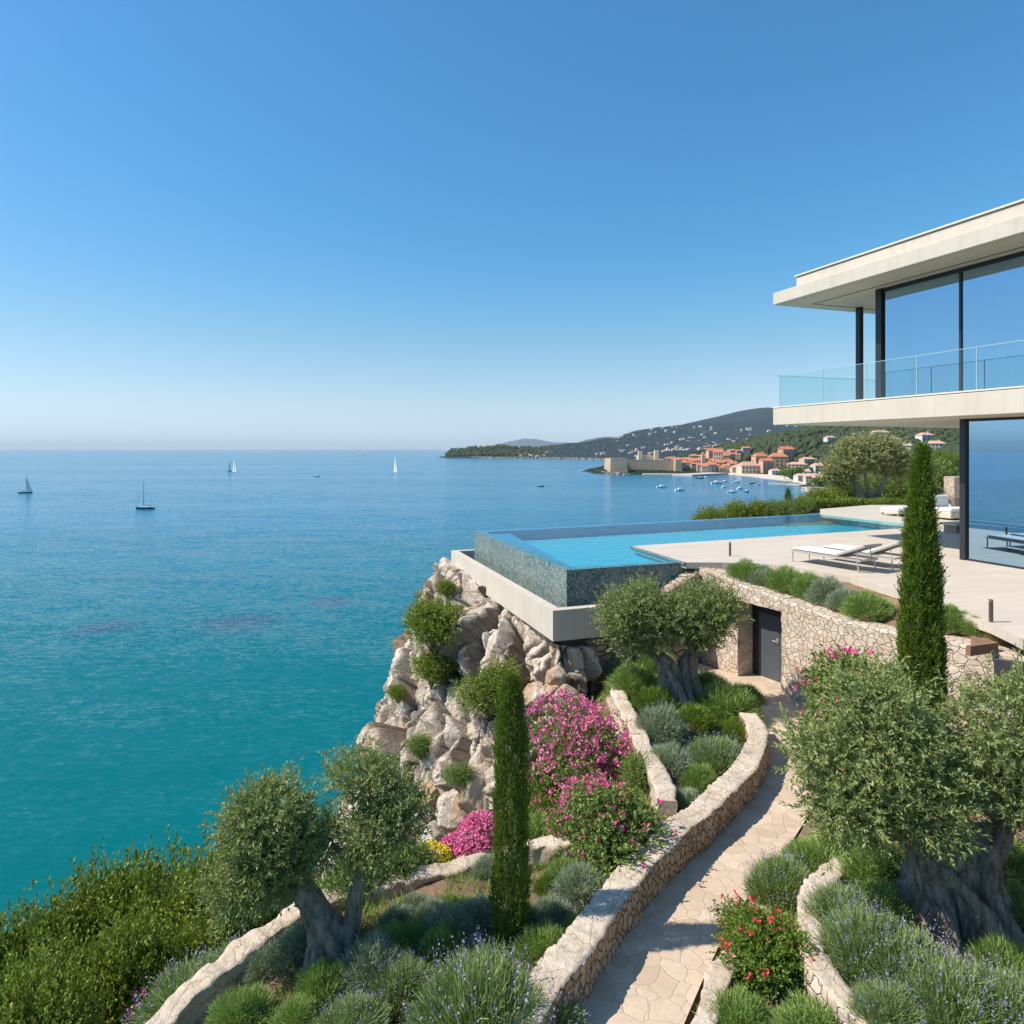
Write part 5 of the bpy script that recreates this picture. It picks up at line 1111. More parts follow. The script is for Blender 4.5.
# shrubs on the cliff
for kind, px, py, s, lab in [('dark', 440, 625, 1.9, "dark green shrub clinging to the cliff's left side under the ledge"), ('dark', 432, 665, 1.3, "olive green shrub on the cliff's left shoulder"), ('dark', 487, 690, 1.5, "bright rounded shrub in the middle of the cliff"), ('dark', 452, 665, .9, "brownish shrub among the rocks left of the bright one"), ('green', 420, 745, .8, "small shrub low on the left of the cliff"), ('green', 458, 775, .7, "small grey-green shrub near the foot of the cliff"), ('dark', 400, 690, .7, "scrubby tuft on the cliff's left outline"), ('green', 535, 735, .6, "small shrub between cliff rocks and oleander"), ('dark', 448, 585, .8, "shrub peeping out under the far end of the ledge"), ('green', 415, 790, .7, "shrub at the lower left outline of the cliff")]:
    q = cliff_pt(px, py); shrub(kind, (q[0] - .05, q[1] - .15, q[2] - .25 * s), s, lab, "shrubs growing on the cliff", .9)
# boulders
def boulder(loc, s, seed, label, group="loose boulders by the cliff", sq=(1, 1, 1)):
    rng = np.random.default_rng(seed); import bmesh; bm = bmesh.new(); bmesh.ops.create_icosphere(bm, subdivisions=5, radius=1)
    pn = unit(rng.normal(size=(15, 3))); ph = rng.uniform(.62, 1.0, 15)
    for v in bm.verts:
        q = np.array(v.co[:]); dt = pn @ q; r = min(1.15, float(np.min(np.where(dt > .12, ph / np.maximum(dt, .12), 9))))
        r += .05 * noise.noise(v.co * 3 + Vector((seed, 0, 0))) + .025 * noise.noise(v.co * 9); v.co = Vector((q[0] * r * sq[0], q[1] * r * sq[1], q[2] * r * sq[2])) * s
    me = bpy.data.meshes.new("boulder"); bm.to_mesh(me); bm.free(); me.polygons.foreach_set('use_smooth', [True] * len(me.polygons))
    tag(link("boulder", me, M["cliff_rock"], None, loc, rng.random() * 6), label, "boulder", group)
for i, (px, py, s, lab, sq) in enumerate([(573, 655, .34, "pale pointed boulder under the pool corner", (1, 1, 1)), (553, 672, .30, "rounded boulder left of the pointed one under the pool", (1, 1, .8)), (450, 810, .42, "large cracked boulder at the foot of the cliff", (1.1, 1, 1.2)), (472, 790, .5, "tall ochre stained boulder by the slim cypress", (1, 1, 1.5)), (430, 790, .38, "grey boulder left of the large cracked one", (1.2, 1, .9)), (535, 690, .35, "boulder beside the oleander's top", (1, 1, .9))]):
    q = cliff_pt(px, py); boulder((q[0] + .05, q[1] + .1, q[2] - .05), s, 300 + i, lab, sq=sq)
x, y, z = hit(470, 945); boulder((x, y, z + .02), .16, 320, "flat grey stone lying in the left bed beside the slim cypress", None, (1.3, 1, .5))

# vegetation beyond the pool
far = [('dark', 708, 33.5, 1.9, "rounded olive-green shrub at the pool's far edge, leftmost of the row"), ('dark', 738, 35, 1.9, "second shrub from the left beyond the pool's far edge"), ('dark', 762, 35, 1.6, "third shrub beyond the pool, left of the tiny cypress"), ('green', 778, 34.5, 1.3, "shrub touching the left side of the tiny cypress"), ('green', 803, 35.5, 1.5, "shrub touching the right side of the tiny cypress"), ('dark', 822, 37, 2.1, "taller shrub below the wide pale olive, on its left"),
       ('dark', 842, 39, 2.6, "dark green shrub behind the wide pale olive's left stems"), ('green', 905, 41, 2.6, "dense green shrub right of the wide pale olive"), ('green', 940, 44, 3.4, "dark green bush under the umbrella pine"), ('dark', 690, 36, 1.4, "small low shrub at the left end beyond the pool"), ('green', 880, 42, 2.8, "dark shrub showing under the pale olive's crown"), ('green', 925, 38, 1.7, "low shrub behind the daybed"), ('dark', 752, 38, 1.9, "shrub standing behind the row beyond the pool")]
for kind, px, Y, s, lab in far:
    p = hpos(px, Y); shrub(kind, (p[0], p[1], p[2] - .15 * s), s, lab, "shrubs beyond the pool")
def hedge(x0, x1, Y, h, d_, label, seed):
    rng = np.random.default_rng(seed); n = 5200; x = rng.uniform(x0, x1, n); y = rng.uniform(-d_ / 2, d_ / 2, n); z = h * (.15 + .85 * rng.random(n) ** .6) + .1 * np.array([noise.noise(Vector((a * .8, b, 0))) for a, b in zip(x, y)])
    B = np.stack([x, y, z], -1); me = leaves("hedge", np.repeat(B, 3, 0) + rng.normal(size=(n * 3, 3)) * .05, unit(rng.normal(size=(n * 3, 3)) + [0, -.3, .5]), .09, .05, rng)
    zz = headland_z((x0 + x1) / 2, Y); tag(link("hedge", me, M["bright_leaf"], None, (0, Y, zz)), label, "hedge")
hedge((800 - 512) / FP * 36, (905 - 512) / FP * 36, 36, .55, 1.1, "low clipped bright green hedge along the far terrace edge", 5)
def pine(loc, label, h, blobs, seed):
    rng = np.random.default_rng(seed); t = empty("umbrella_pine", loc); tag(t, label, "pine tree"); mb = MB(); limb(mb, (0, 0, -.2), (.2, 0, h * .62), .17, .11, rng)
    for b in blobs: limb(mb, (.2, 0, h * .6), (b[0], b[1], b[2] - b[5] * .5), .09, .02, rng)
    mb.build("trunk", M["olive_bark"], t, smooth=True); link("crown", crown_mesh("crown", blobs, 3200, 9, .15, .03, rng, twig=.25, inner=.4), M["bright_leaf"], t)
pine(hpos(925, 47), "umbrella pine with flat bright green crown behind the tall cypress", 3.2, [(-1.4, 0, 2.5, 1.1, 1, .35), (0, 0, 2.8, 1.3, 1, .42), (1.4, 0, 2.75, 1.2, 1, .4), (2.4, 0, 2.5, .9, .9, .35), (.8, .3, 3.05, 1.2, 1, .35)], 61)
# ------------------------------------------------------------------ bay: fort, old town, quays, villas on the slopes
def sea_at(px, py): return G(px, py, -CZ)
fx0 = G(617, 474, -CZ); fx1 = G(657, 474, -CZ); fx2 = G(691, 471, -CZ)
ft = empty("harbour_fort", (fx0[0], fx0[1], 0), 0); tag(ft, "old stone fort with a square bastion at the harbour mouth", "fort")
fs = M["fort_stone"]
def batter(name, x0, x1, y0, y1, z0, z1, b, mat, parent):
    V = [(x0 - b, y0 - b, z0), (x1 + b, y0 - b, z0), (x1 + b, y1 + b, z0), (x0 - b, y1 + b, z0), (x0, y0, z1), (x1, y0, z1), (x1, y1, z1), (x0, y1, z1)]
    return MB().add(V, [(3, 2, 1, 0), (4, 5, 6, 7), (0, 1, 5, 4), (1, 2, 6, 5), (2, 3, 7, 6), (3, 0, 4, 7)]).build(name, mat, parent)
b1 = batter("bastion", -8, 14, 4, 62, 0, 21.5, 1.6, fs, ft)
m = MB()
for k in range(7): m.box(-8 + k * 3.2, -8 + k * 3.2 + 2.0, 3.8, 5.4, 21.5, 22.9)
m.build("battlement", fs, b1)
w1 = batter("curtain_wall", 16, 96, 34, 60, 0, 18.5, 1.5, fs, ft)
m = MB()
for k in range(20): m.box(17 + k * 4, 19.5 + k * 4, 33.8, 35.6, 18.5, 19.8)
m.build("battlement", fs, w1)
t1 = batter("tower", 88, 97, 24, 34, 0, 20, .8, fs, ft); batter("keep", 44, 66, 66, 90, 0, 25, .6, M["facade_cream"], ft); batter("watch_tower", 42, 47, 62, 68, 18, 32, .2, M["facade_cream"], ft); batter("watch_tower", 66, 72, 60, 67, 18, 33.5, .2, M["facade_cream"], ft)
def rocks_strip(name, pts, w, h, seed, label, mat="rocky_shore"):
    rng = np.random.default_rng(seed); mb = MB(); L = catmull([(*p[:2], 0) for p in pts], 5)
    for p in L:
        for k in range(3):
            c = p[:2] + rng.normal(size=2) * w * .35; s = w * (.2 + .25 * rng.random()); n = 7; a0 = rng.random() * 6
            poly = [(c[0] + math.cos(a0 + 2 * PI * i / n) * s * rng.uniform(.7, 1.2), c[1] + math.sin(a0 + 2 * PI * i / n) * s * rng.uniform(.7, 1.2)) for i in range(n)]
            mb.prism(poly, -1, h * rng.uniform(.4, 1.1))
    struct(mb.build(name, M[mat]), label)
rocks_strip("rocky_shore", [sea_at(599, 471.5), sea_at(606, 473.5), sea_at(617, 474.5), sea_at(628, 475)], 9, 3.0, 1, "dark rocks at the foot of the fort")
rocks_strip("rocky_shore", [G(442, 457.6, -CZ), G(470, 457.8, -CZ), G(505, 458.4, -CZ), G(540, 458.7, -CZ), G(580, 459.4, -CZ), G(610, 460.5, -CZ)], 16, 6, 2, "rocky shoreline of the cape")
# quay along the town
def quay(name, pts, w, h, label, mat="quay_stone"):
    L = [np.array(p[:2]) for p in pts]; mb = MB()
    for a, b in zip(L[:-1], L[1:]):
        d = unit(b - a); n = np.array([-d[1], d[0]]) * w; mb.prism([tuple(a), tuple(b), tuple(b + n), tuple(a + n)], -1, h)
    tag(mb.build(name, M[mat]), label, "quay")
quay("quay", [sea_at(643, 475.3), sea_at(692, 475.6)], 22, 1.8, "pale stone quay between fort and old town")
quay("quay", [sea_at(692.3, 476.4), sea_at(728, 474.5)], 30, 2.2, "darker town quay under the tall facades")
struct(MB().prism([tuple(sea_at(a, b)[:2]) for a, b in [(726, 474.3), (745, 476), (765, 478.5), (787, 481), (800, 484), (812, 487), (826, 487), (815, 481), (800, 477), (775, 474.2), (750, 472.6), (730, 472.2)]], -1, 1.4).build("beach", M["sand"]), "pale beach curving round the harbour")
quay("jetty", [sea_at(768, 484.3), sea_at(787, 484.8), sea_at(806, 485.8)], 5, 1.3, "thin pale jetty before the beach")
quay("jetty", [sea_at(749, 483.8), sea_at(757, 483.4)], 4, 1.2, "short dark jetty left of the pale one", "rocky_shore")
quay("breakwater", [sea_at(801, 490.5), sea_at(812, 492.5), sea_at(824, 492.5)], 14, 3.2, "stone breakwater with a platform at the right of the bay")

# houses: walls with a gabled roof, windows as real recess boxes
def house_proto(wm, rm, w, d, h, rh, nf, nw, gable=True):
    t = empty("town_house"); m = MB().box(-w / 2, w / 2, -d / 2, d / 2, -6, h); wa = m.build("wall", M[wm], t)
    if gable:
        r_ = MB().add([(-w / 2 - .4, -d / 2 - .5, h - .1), (w / 2 + .4, -d / 2 - .5, h - .1), (w / 2 + .4, d / 2 + .5, h - .1), (-w / 2 - .4, d / 2 + .5, h - .1), (-w / 2 - .4, 0, h + rh), (w / 2 + .4, 0, h + rh)], [(0, 1, 5, 4), (2, 3, 4, 5), (1, 2, 5), (3, 0, 4), (3, 2, 1, 0)])
    else:
        r_ = MB().add([(-w / 2 - .4, -d / 2 - .5, h - .1), (w / 2 + .4, -d / 2 - .5, h - .1), (w / 2 + .4, d / 2 + .5, h - .1), (-w / 2 - .4, d / 2 + .5, h - .1), (-w / 4, 0, h + rh), (w / 4, 0, h + rh)], [(0, 1, 5, 4), (2, 3, 4, 5), (1, 2, 5), (3, 0, 4), (3, 2, 1, 0)])
    ro = r_.build("roof", M[rm], t)
    MB().box(w * .2, w * .2 + 1, -.5, .5, h + rh * .5, h + rh + 1.2).build("chimney", M[wm], ro)
    for f in range(nf):
        for k in range(nw):
            x = -w / 2 + w * (k + .5) / nw; MB().box(x - .6, x + .6, -d / 2 - .06, -d / 2 + .1, 1.2 + f * 3.1, 2.9 + f * 3.1).build("window", M["dark_metal"], t)
    return t
protos = [house_proto("facade_cream", "clay_roof", 14, 11, 10, 2.8, 3, 4), house_proto("facade_pink", "clay_roof", 12, 11, 12, 2.6, 3, 3), house_proto("facade_ochre", "clay_roof", 16, 12, 9, 3, 2, 4, False), house_proto("facade_grey", "clay_roof", 13, 12, 13, 2.6, 4, 3), house_proto("facade_cream", "clay_roof_pale", 18, 12, 7, 3, 2, 5, False), house_proto("facade_white", "clay_roof_pale", 13, 11, 6, 2.4, 2, 3, False)]
used = [False] * len(protos)
def put_house(k, x, y, z, rz, s, label, group, name="town_house"):
    o = protos[k] if not used[k] else copy_tree(protos[k]); used[k] = True
    o.name = name; o.location = (x, y, z); o.rotation_euler = (0, 0, rz); o.scale = (s[0], s[1], s[2]); tag(o, label, "house", group); return o
rng = np.random.default_rng(77)
# rows of the old town (px range, distance, base height, count)
rows = [(697, 757, 945, 3, 11, 1.0, "tall harbour-front house with clay roof right of the fort"), (663, 735, 985, 6, 17, .9, "red roofed old town house in the row behind the quay"), (657, 728, 1015, 9.5, 17, .9, "red roofed old town house in the second row of roofs"), (665, 740, 1050, 13, 16, .9, "red roofed old town house in the third row of roofs"), (690, 748, 1090, 17, 9, .95, "red roofed old town house at the top of the roofs")]
for a, b, Y, z, n, s, lab in rows:
    for i in range(n):
        px = a + (b - a) * (i + .5) / n + rng.uniform(-1, 1); YY = Y + rng.uniform(-10, 10); zb = max(z, float(TC((px - 512) / FP * YY, YY)[0]))
        put_house(int(rng.choice([0, 1, 2, 3])), (px - 512) / FP * YY, YY, zb - 1, rng.uniform(-.35, .25), (s * rng.uniform(.7, 1.0), s, s * rng.uniform(.62, .95)), lab, "old town houses")
for px, Y, k, s, lab in [(718, 1000, 0, (1.0, 1, 2.0), "tall cream building standing above the old town roofs"), (711, 1020, 1, (1.0, 1, 1.7), "tall pink building beside the cream one above the roofs"), (724, 1015, 2, (.9, 1, 1.35), "ochre house right of the tall cream building"), (748, 905, 4, (1.5, 1.2, 1.7), "big pale apartment block above the beach"), (766, 900, 1, (1.3, 1, 1.35), "pinkish block of flats with an orange roof, left of the long red building"), (760, 960, 2, (1.3, 1, 1.7), "large orange-red building behind the pale apartment block"),
                         (778, 930, 2, (1.5, 1.2, 1.7), "long red roofed building on the slope above the beach"), (786, 955, 1, (1.5, 1.2, 1.6), "red building behind the long one on the slope"), (760, 915, 5, (.9, 1, 1.3), "pale narrow house next to the apartment block"), (738, 930, 4, (1.1, 1, 1.1), "pale low building at the left end of the beach"), (797, 870, 4, (1.4, 1, 1.0), "pink roofed villa among the trees above the beach"),
                         (818, 780, 5, (1.1, 1, 1.3), "white villa among trees, right above the beach"), (801, 690, 5, (.9, 1, 1.0), "pale house near the breakwater"), (812, 650, 4, (.8, 1, .9), "small pale house close to the breakwater"), (822, 610, 4, (.9, 1, .8), "low pink roofed house above the breakwater"), (838, 720, 4, (.9, 1, .8), "low house in the trees left of the wide olive"), (915, 640, 4, (.9, 1, .9), "pink roofed house between the wide olive and the tall cypress"), (907, 760, 5, (1.0, 1, 1), "pale house high in the trees right of the wide olive"),
                         (925, 800, 5, (1.4, 1, 1.3), "large white villa high on the slope under the balcony"), (850, 980, 5, (1.3, 1, 1), "white villa high on the wooded ridge left"), (880, 960, 4, (1.4, 1, 1), "wide villa high on the wooded ridge under the balcony"), (830, 1040, 5, (1.2, 1, 1), "white villa on the skyline of the wooded ridge"), (808, 900, 4, (1.1, 1, .9), "pink roofed villa in the woods above the beach, second of two"), (845, 860, 5, (1, 1, 1), "pale villa in the woods behind the wide olive's left edge"), (862, 930, 4, (1.1, 1, .9), "tiled villa high above the wide pale olive"), (893, 850, 5, (1.1, 1, 1.1), "pale villa above the right edge of the wide olive"), (935, 700, 4, (1, 1, 1), "tiled house just right of the tall cypress tip"), (948, 900, 5, (1.2, 1, 1), "white villa on the slope close to the glass corner post"),
                         (828, 660, 4, (.8, 1, .9), "small tiled house between breakwater and wide olive"), (806, 740, 5, (.8, 1, 1), "small pale house behind the beach trees"), (790, 800, 4, (1, 1, .9), "low tiled house at the back of the beach"), (775, 860, 5, (1, 1, .9), "low pale house at the middle of the beach"), (846, 590, 4, (.9, 1, .8), "tiled house by the shore left of the wide olive")]:
    x = (px - 512) / FP * Y; put_house(k, x, Y, max(1.2, float(TC(x, Y)[0])) - .5, rng.uniform(-.4, .3), s, lab, "buildings above the beach", "hillside_house")
# church tower
q = P(703, 470, 1000); ct = empty("church_tower", (q[0], q[1], 10)); tag(ct, "slim cream bell tower rising from the old town roofs", "tower")
MB().box(-2.6, 2.6, -2.6, 2.6, -6, 15).build("shaft", M["facade_cream"], ct); MB().box(-2.0, 2.0, -2.0, 2.0, 15, 18).build("belfry", M["facade_cream"], ct)
MB().add([(-2.2, -2.2, 18), (2.2, -2.2, 18), (2.2, 2.2, 18), (-2.2, 2.2, 18), (0, 0, 21)], [(0, 1, 4), (1, 2, 4), (2, 3, 4), (3, 0, 4), (3, 2, 1, 0)]).build("spire", M["clay_roof"], ct)
# scattered white houses on the mountain and cape
sm = MB().box(-7, 7, -5, 5, -5, 7).build("villa_far", M["facade_white"]); sd_ = sm.data; bpy.data.objects.remove(sm)
rm_ = MB().add([(-7.5, -5.5, 6.9), (7.5, -5.5, 6.9), (7.5, 5.5, 6.9), (-7.5, 5.5, 6.9), (-3, 0, 9.5), (3, 0, 9.5)], [(0, 1, 5, 4), (2, 3, 4, 5), (1, 2, 5), (3, 0, 4)]).build("roof_far", M["clay_roof_pale"]); rd_ = rm_.data; bpy.data.objects.remove(rm_)
def far_house(x, y, z, s, label, group):
    o = link("distant_house", sd_, None, None, (x, y, z), rng.uniform(-.6, .6)); o.scale = (s * rng.uniform(.7, 1.5), s, s * rng.uniform(.7, 1.2)); tag(o, label, "house", group)
    c = link("roof", rd_, None, o)
cnt = 0
while cnt < 285:
    px = rng.uniform(590, 830); Y = rng.uniform(2000, 4000); x = (px - 512) / FP * Y; z = float(min(TM(x, Y)[0], CZ + (449 - np.interp(px, *SIL)) / FP * Y))
    if z < 8: continue
    py = 449 - (z - CZ) / FP * 0 - (z - CZ) * FP / Y
    if py < 424 or rng.random() > .2 + .8 * (noise.noise(Vector((px * .05, py * .12, 2))) > -.05): continue
    if py < 436 and rng.random() > .25: continue
    far_house(x, Y, z, rng.uniform(.55, .95), "small white house scattered on the wooded mountain behind the town", "houses on the mountain"); cnt += 1
for i in range(34):
    px = rng.uniform(520, 660); Y = 2640 + rng.uniform(-60, 120); x = (px - 512) / FP * Y; z = float(capef(np.array([x]), np.array([Y]))[0])
    if z > 1: far_house(x, Y, z, rng.uniform(.6, 1.1), "small pale house near the shore of the low cape", "houses on the cape")

# woods round the bay: one mass of crowns
ico_v, ico_f = None, None
def ico():
    import bmesh; bm = bmesh.new(); bmesh.ops.create_icosphere(bm, subdivisions=2, radius=1); v = np.array([a.co[:] for a in bm.verts]); f = np.array([[l.index for l in a.verts] for a in bm.faces]); bm.free(); return v, f
IV, IF = ico()
variants = []
for k in range(8):
    d_ = np.array([.82 + .35 * noise.noise(Vector(p * 1.8) + Vector((k * 3.1, 0, 0))) + .25 * noise.noise(Vector(p * 4.5) + Vector((k * 7.1, 0, 0))) for p in IV]); variants.append(IV * d_[:, None])
def wood(name, pts, label):
    V = []; F = []; n = 0
    for x, y, z, r in pts:
        v = variants[rng.integers(8)] * np.array([r * rng.uniform(.8, 1.2), r * rng.uniform(.8, 1.2), r * rng.uniform(.8, 1.25)]); a = rng.random() * 6.28; c, s = math.cos(a), math.sin(a)
        v = np.stack([v[:, 0] * c - v[:, 1] * s, v[:, 0] * s + v[:, 1] * c, v[:, 2]], -1) + [x, y, z + r * .45]; V.append(v); F.append(IF + n); n += len(v)
    o = link(name, fast_mesh(name, np.concatenate(V), np.concatenate(F)), M["forest"]); tag(o, label, "woodland", None, 'stuff')
pts = []; 
hx = [(o.location.x, o.location.y) for o in C.objects if o.name.startswith(("hillside_house", "town_house")) and o.parent is None]
hx = np.array(hx)
while len(pts) < 4200:
    Y = rng.uniform(330, 1350); px = rng.uniform(715, 985); x = (px - 512) / FP * Y; z = float(TC(x, Y)[0])
    if z < 4: continue
    dd = np.linalg.norm(hx - [x, Y], axis=1).min()
    if dd < 13: continue
    if (hx[:, 1] > Y).any():
        a = hx[(np.abs(hx[:, 0] / hx[:, 1] - x / Y) * FP < 8) & (hx[:, 1] > Y) & (hx[:, 1] - Y < 55)]
        if len(a): continue
    if noise.noise(Vector((x * .012, Y * .012, 4))) < -.32: continue
    pts.append((x, Y, z, rng.uniform(3.2, 7.0)))
wood("woodland", pts, "dark green woods covering the slopes above the bay")
pts = []
while len(pts) < 700:
    px = rng.uniform(446, 640); Y = rng.uniform(2560, 2900); x = (px - 512) / FP * Y; z = float(capef(np.array([x]), np.array([Y]))[0])
    if z < 6: continue
    pts.append((x, Y, z, rng.uniform(5, 10)))
wood("cape_woodland", pts, "dark pine woods on the low cape")
# a few trees that stand out near the water
def small_tree(px, Y, h, label):
    x = (px - 512) / FP * Y; z = max(1.0, float(TC(x, Y)[0])); t = empty("round_tree", (x, Y, z)); tag(t, label, "tree", "trees near the harbour")
    MB().tube([(0, 0, -1), (0, 0, h * .5)], [.4, .25], 6).build("trunk", M["olive_bark"], t)
    r_ = np.random.default_rng(int(px)); bl = [(0, 0, h * .65, h * .35, h * .35, h * .3), (h * .2, 0, h * .55, h * .25, h * .25, h * .22), (-h * .2, 0, h * .6, h * .25, h * .25, h * .22)]
    link("crown", crown_mesh("crown", bl, 260, 5, h * .09, h * .06, r_, twig=h * .08, inner=.4), M["bright_leaf"], t)
for px, Y, h, lab in [(792, 700, 14, "round green tree right behind the beach"), (785, 730, 12, "bushy tree left of the round one behind the beach"), (818, 560, 11, "bright tree standing on the breakwater platform"), (826, 575, 10, "second tree at the breakwater, farther right"), (799, 720, 13, "dark tree right of the round one behind the beach")]: small_tree(px, Y, h, lab)

# ------------------------------------------------------------------ boats
def hull(L, B, H, n=12):
    V = []; F = []; prof = []
    for i in range(n + 1):
        t = i / n; x = (t - .5) * L; w = B / 2 * (1 - max(0, (t - .45) / .55) ** 2.2) * (.82 + .18 * min(1, t / .2)); sh = H * (1 + .25 * t * t)
        V += [(x, -w, sh), (x, -w * .72, .1 * H), (x, 0, -.5 * H), (x, w * .72, .1 * H), (x, w, sh)]
    for i in range(n):
        for k in range(4): F.append((i * 5 + k, i * 5 + 5 + k, i * 5 + 6 + k, i * 5 + 1 + k))
        F.append((i * 5, i * 5 + 4, i * 5 + 9, i * 5 + 5))
    F.append((0, 1, 2, 3, 4)); return MB().add(V, F)
def sailboat(px, py, L, mast, label, hm="navy_hull", sails=(), rz=0.0, white=True):
    q = sea_at(px, py); t = empty("sailboat", (q[0], q[1], 0), rz); tag(t, label, "sailboat", "sailing boats out at sea")
    hu = hull(L, L * .27, L * .085).build("hull", M[hm], t); MB().box(-L * .28, L * .2, -L * .07, L * .07, L * .08, L * .155, .12).build("cabin", M["white_gelcoat"], t)
    MB().tube([(L * .08, 0, 0), (L * .06, 0, mast)], [.16, .1], 8).build("mast", M["dark_metal"] if not white else M["alu_frame"], t)
    MB().tube([(L * .08, 0, L * .2), (-L * .34, 0, L * .2)], .16, 8).build("boom", M["navy_hull"], t)
    st_ = MB(); st_.tube([(L * .49, 0, L * .1), (L * .06, 0, mast)], .04, 4).tube([(-L * .49, 0, L * .1), (L * .06, 0, mast)], .04, 4); st_.build("rigging", M["dark_metal"], t)
    for s in sails:
        if s == 'main': a, b, c = (L * .05, 0, L * .22), (-L * .36, .4, L * .22), (L * .05, 0, mast * .97)
        else: a, b, c = (L * .47, 0, L * .12), (L * .1, .5, L * .16), (L * .07, 0, mast * .88)
        V = []; n = 8
        for i in range(n + 1):
            for j in range(n + 1):
                u_, v_ = i / n, j / n; p_ = (1 - v_) * ((1 - u_) * np.array(a) + u_ * np.array(b)) + v_ * np.array(c); bul = .5 * math.sin(PI * u_) * math.sin(PI * min(1, v_ + .1)) * (1 - v_); V.append((p_[0], p_[1] + bul, p_[2]))
        F = [(i * (n + 1) + j, (i + 1) * (n + 1) + j, (i + 1) * (n + 1) + j + 1, i * (n + 1) + j + 1) for i in range(n) for j in range(n)]
        V2 = [(x, y + .04, z) for x, y, z in V]; mb = MB().add(V, F); mb.add(V2, [f[::-1] for f in F]); mb.build("sail", M["sail_cloth"], t, smooth=True)
sailboat(145, 509, 10.8, 15.5, "dark hulled yacht with bare mast, the nearest boat on the open sea", rz=PI, white=False)
sailboat(25.5, 493, 9.5, 13.5, "small sailboat with part furled sail at the far left of the sea", rz=.4, sails=('jib',), white=False)
sailboat(230, 471.5, 9, 17, "dark sailed boat just left of a white sailed one near the horizon", rz=1.2, sails=('main',))
sailboat(234, 472.5, 12, 22, "white sailed boat near the horizon, left half of the sea", "white_gelcoat", rz=-.6, sails=('main', 'jib'))
sailboat(395, 472.5, 12, 27, "lone white sailboat near the horizon, left of the cape", "white_gelcoat", rz=-.9, sails=('main', 'jib'))
def motorboat(px, py, L, label, hm="white_gelcoat", rz=0.0):
    q = sea_at(px, py); t = empty("motorboat", (q[0], q[1], 0), rz); tag(t, label, "motorboat", "motorboats in the bay")
    hull(L, L * .32, L * .12).build("hull", M[hm], t); c = MB().box(-L * .2, L * .16, -L * .1, L * .1, L * .11, L * .25, .15).build("cabin", M["white_gelcoat"], t)
    MB().box(L * .161, L * .175, -L * .09, L * .09, L * .17, L * .235).build("windscreen", M["dark_metal"], c)
for a in [(541, 486.5, 6, "small dark motorboat alone in open water left of the bay", "navy_hull", .3), (583, 471.5, 9, "white motorboat left of the fort", "white_gelcoat", .2), (662, 487.5, 10, "white motorboat below the fort, left of a pair", "white_gelcoat", .1), (680, 490.5, 9, "white motorboat below the fort, right of a pair", "white_gelcoat", .3), (717, 483.5, 12, "largest white boat moored off the old town", "white_gelcoat", .1), (724, 487.5, 6, "small white boat moored just below the largest one", "white_gelcoat", .5), (732, 492.5, 8, "white boat moored nearest the pool's far edge", "white_gelcoat", .0),
          (740, 489, 7, "white boat moored in the middle of the anchorage", "white_gelcoat", .4), (747, 492, 7, "dark hulled boat moored at the right of the anchorage", "navy_hull", .9), (737, 482.5, 8, "white boat moored close to the beach", "white_gelcoat", .0), (725, 482, 7, "pale boat moored right beside the largest white one", "white_gelcoat", .2), (758, 484.7, 6, "boat lying by the short dark jetty", "white_gelcoat", .1), (700, 478.5, 9, "boat tied up at the darker town quay", "navy_hull", .0), (706, 478, 8, "pale boat tied up at the town quay", "white_gelcoat", .0),
          (405, 453.5, 16, "ship's speck on the horizon left of the cape", "white_gelcoat", .0), (363, 455.5, 14, "boat speck near the horizon in mid sea", "white_gelcoat", .0), (317, 476.5, 8, "faint pale motorboat halfway between the two white sails", "white_gelcoat", .0)]:
    motorboat(a[0], a[1], a[2], a[3], a[4], a[5])

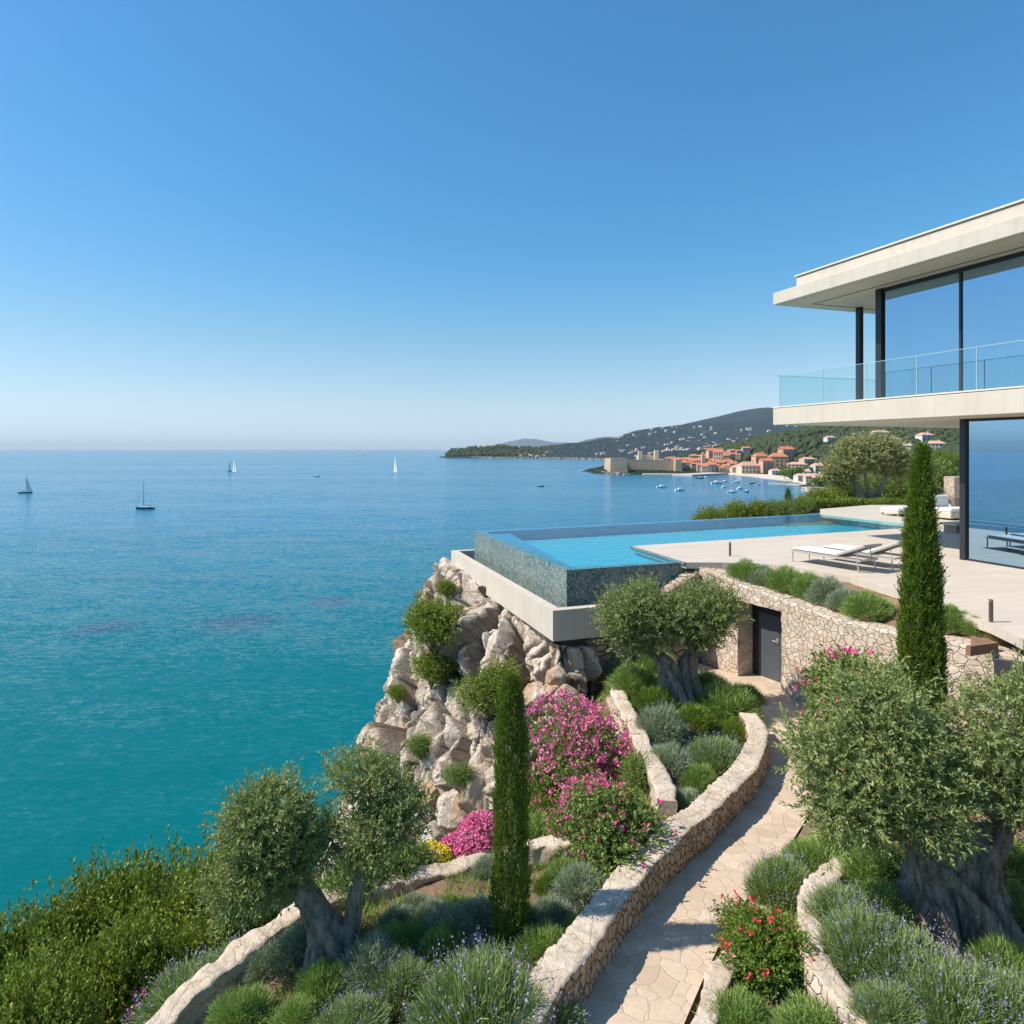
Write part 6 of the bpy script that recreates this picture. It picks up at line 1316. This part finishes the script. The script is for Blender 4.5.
# ------------------------------------------------------------------ low ground cover and litter on the soil
def cover(name, n, fn, L, W, mat, label, seed, tuft=7, cat="ground cover"):
    rng = np.random.default_rng(seed); B = []
    tries = 0
    while len(B) < n and tries < n * 12:
        tries += 1; q = fn(rng)
        if q is not None: B.append(q)
    B = np.array(B); B[:, 2] = ground_raw(B[:, 0], B[:, 1]) + .0; m_ = tuft
    b = np.repeat(B, m_, 0) + np.concatenate([rng.normal(size=(len(B) * m_, 2)) * L * .35, np.zeros((len(B) * m_, 1))], 1)
    d = unit(np.concatenate([rng.normal(size=(len(b), 2)) * .55, np.ones((len(b), 1))], 1)); s = np.repeat(.5 + rng.random(len(B)), m_)
    o = link(name, blades(name, b, d, L * s, W, rng), M[mat]); tag(o, label, cat, None, 'stuff')
rwp = np.array([G(a, b, z)[:2] for a, b, z in rwl]); pwp = np.array([G(a, b, TOPZ)[:2] for a, b in wt])
def outside(x, y):   # beyond the rough wall / below the short wall
    if x > 1.3: return y > 9.8 and x < np.interp(y, [9.8, 10.2, 14.1, 16], [1.5, 2.25, 2.05, 1.8])
    return y > np.interp(x, rwp[:, 0], rwp[:, 1]) + .25
def slope_pt(rng):
    x, y = rng.uniform(-12, 2.3), rng.uniform(3, 16)
    if x < -3.4 and y < 7: return (x, y, 0)
    return (x, y, 0) if outside(x, y) and noise.noise(Vector((x * .9, y * .9, 1))) > -.35 else None
def inside(rng):
    x, y = rng.uniform(-4, 5), rng.uniform(4.5, 16.5)
    if outside(x, y) and not x > 2.2: return None
    w = np.interp(y, pwp[:, 1], pwp[:, 0])
    if x > w - .45 and x < w + 1.7: return None
    return (x, y, 0) if noise.noise(Vector((x * 1.3, y * 1.3, 7))) > -.12 else None
cover("ground_cover", 16000, slope_pt, .16, .012, "rosemary_stem", "low green undergrowth covering the slope to the sea", 91)
cover("dry_undergrowth", 3200, slope_pt, .18, .009, "dry_grass", "dry yellow grass among the undergrowth on the slope", 92)
cover("bed_grass", 9000, inside, .09, .009, "rosemary_stem", "low green growth on the soil of the beds", 93)
cover("bed_litter", 3000, inside, .07, .008, "dry_grass", "dry straw coloured tufts on the soil of the beds", 94)

# ------------------------------------------------------------------ haze
hz_ = MB().box(-58000, 58000, -400, 58000, -3, 420).build("haze", HAZE); hz_['kind'] = 'stuff'; hz_['label'] = "thin blue sea haze over the whole bay"
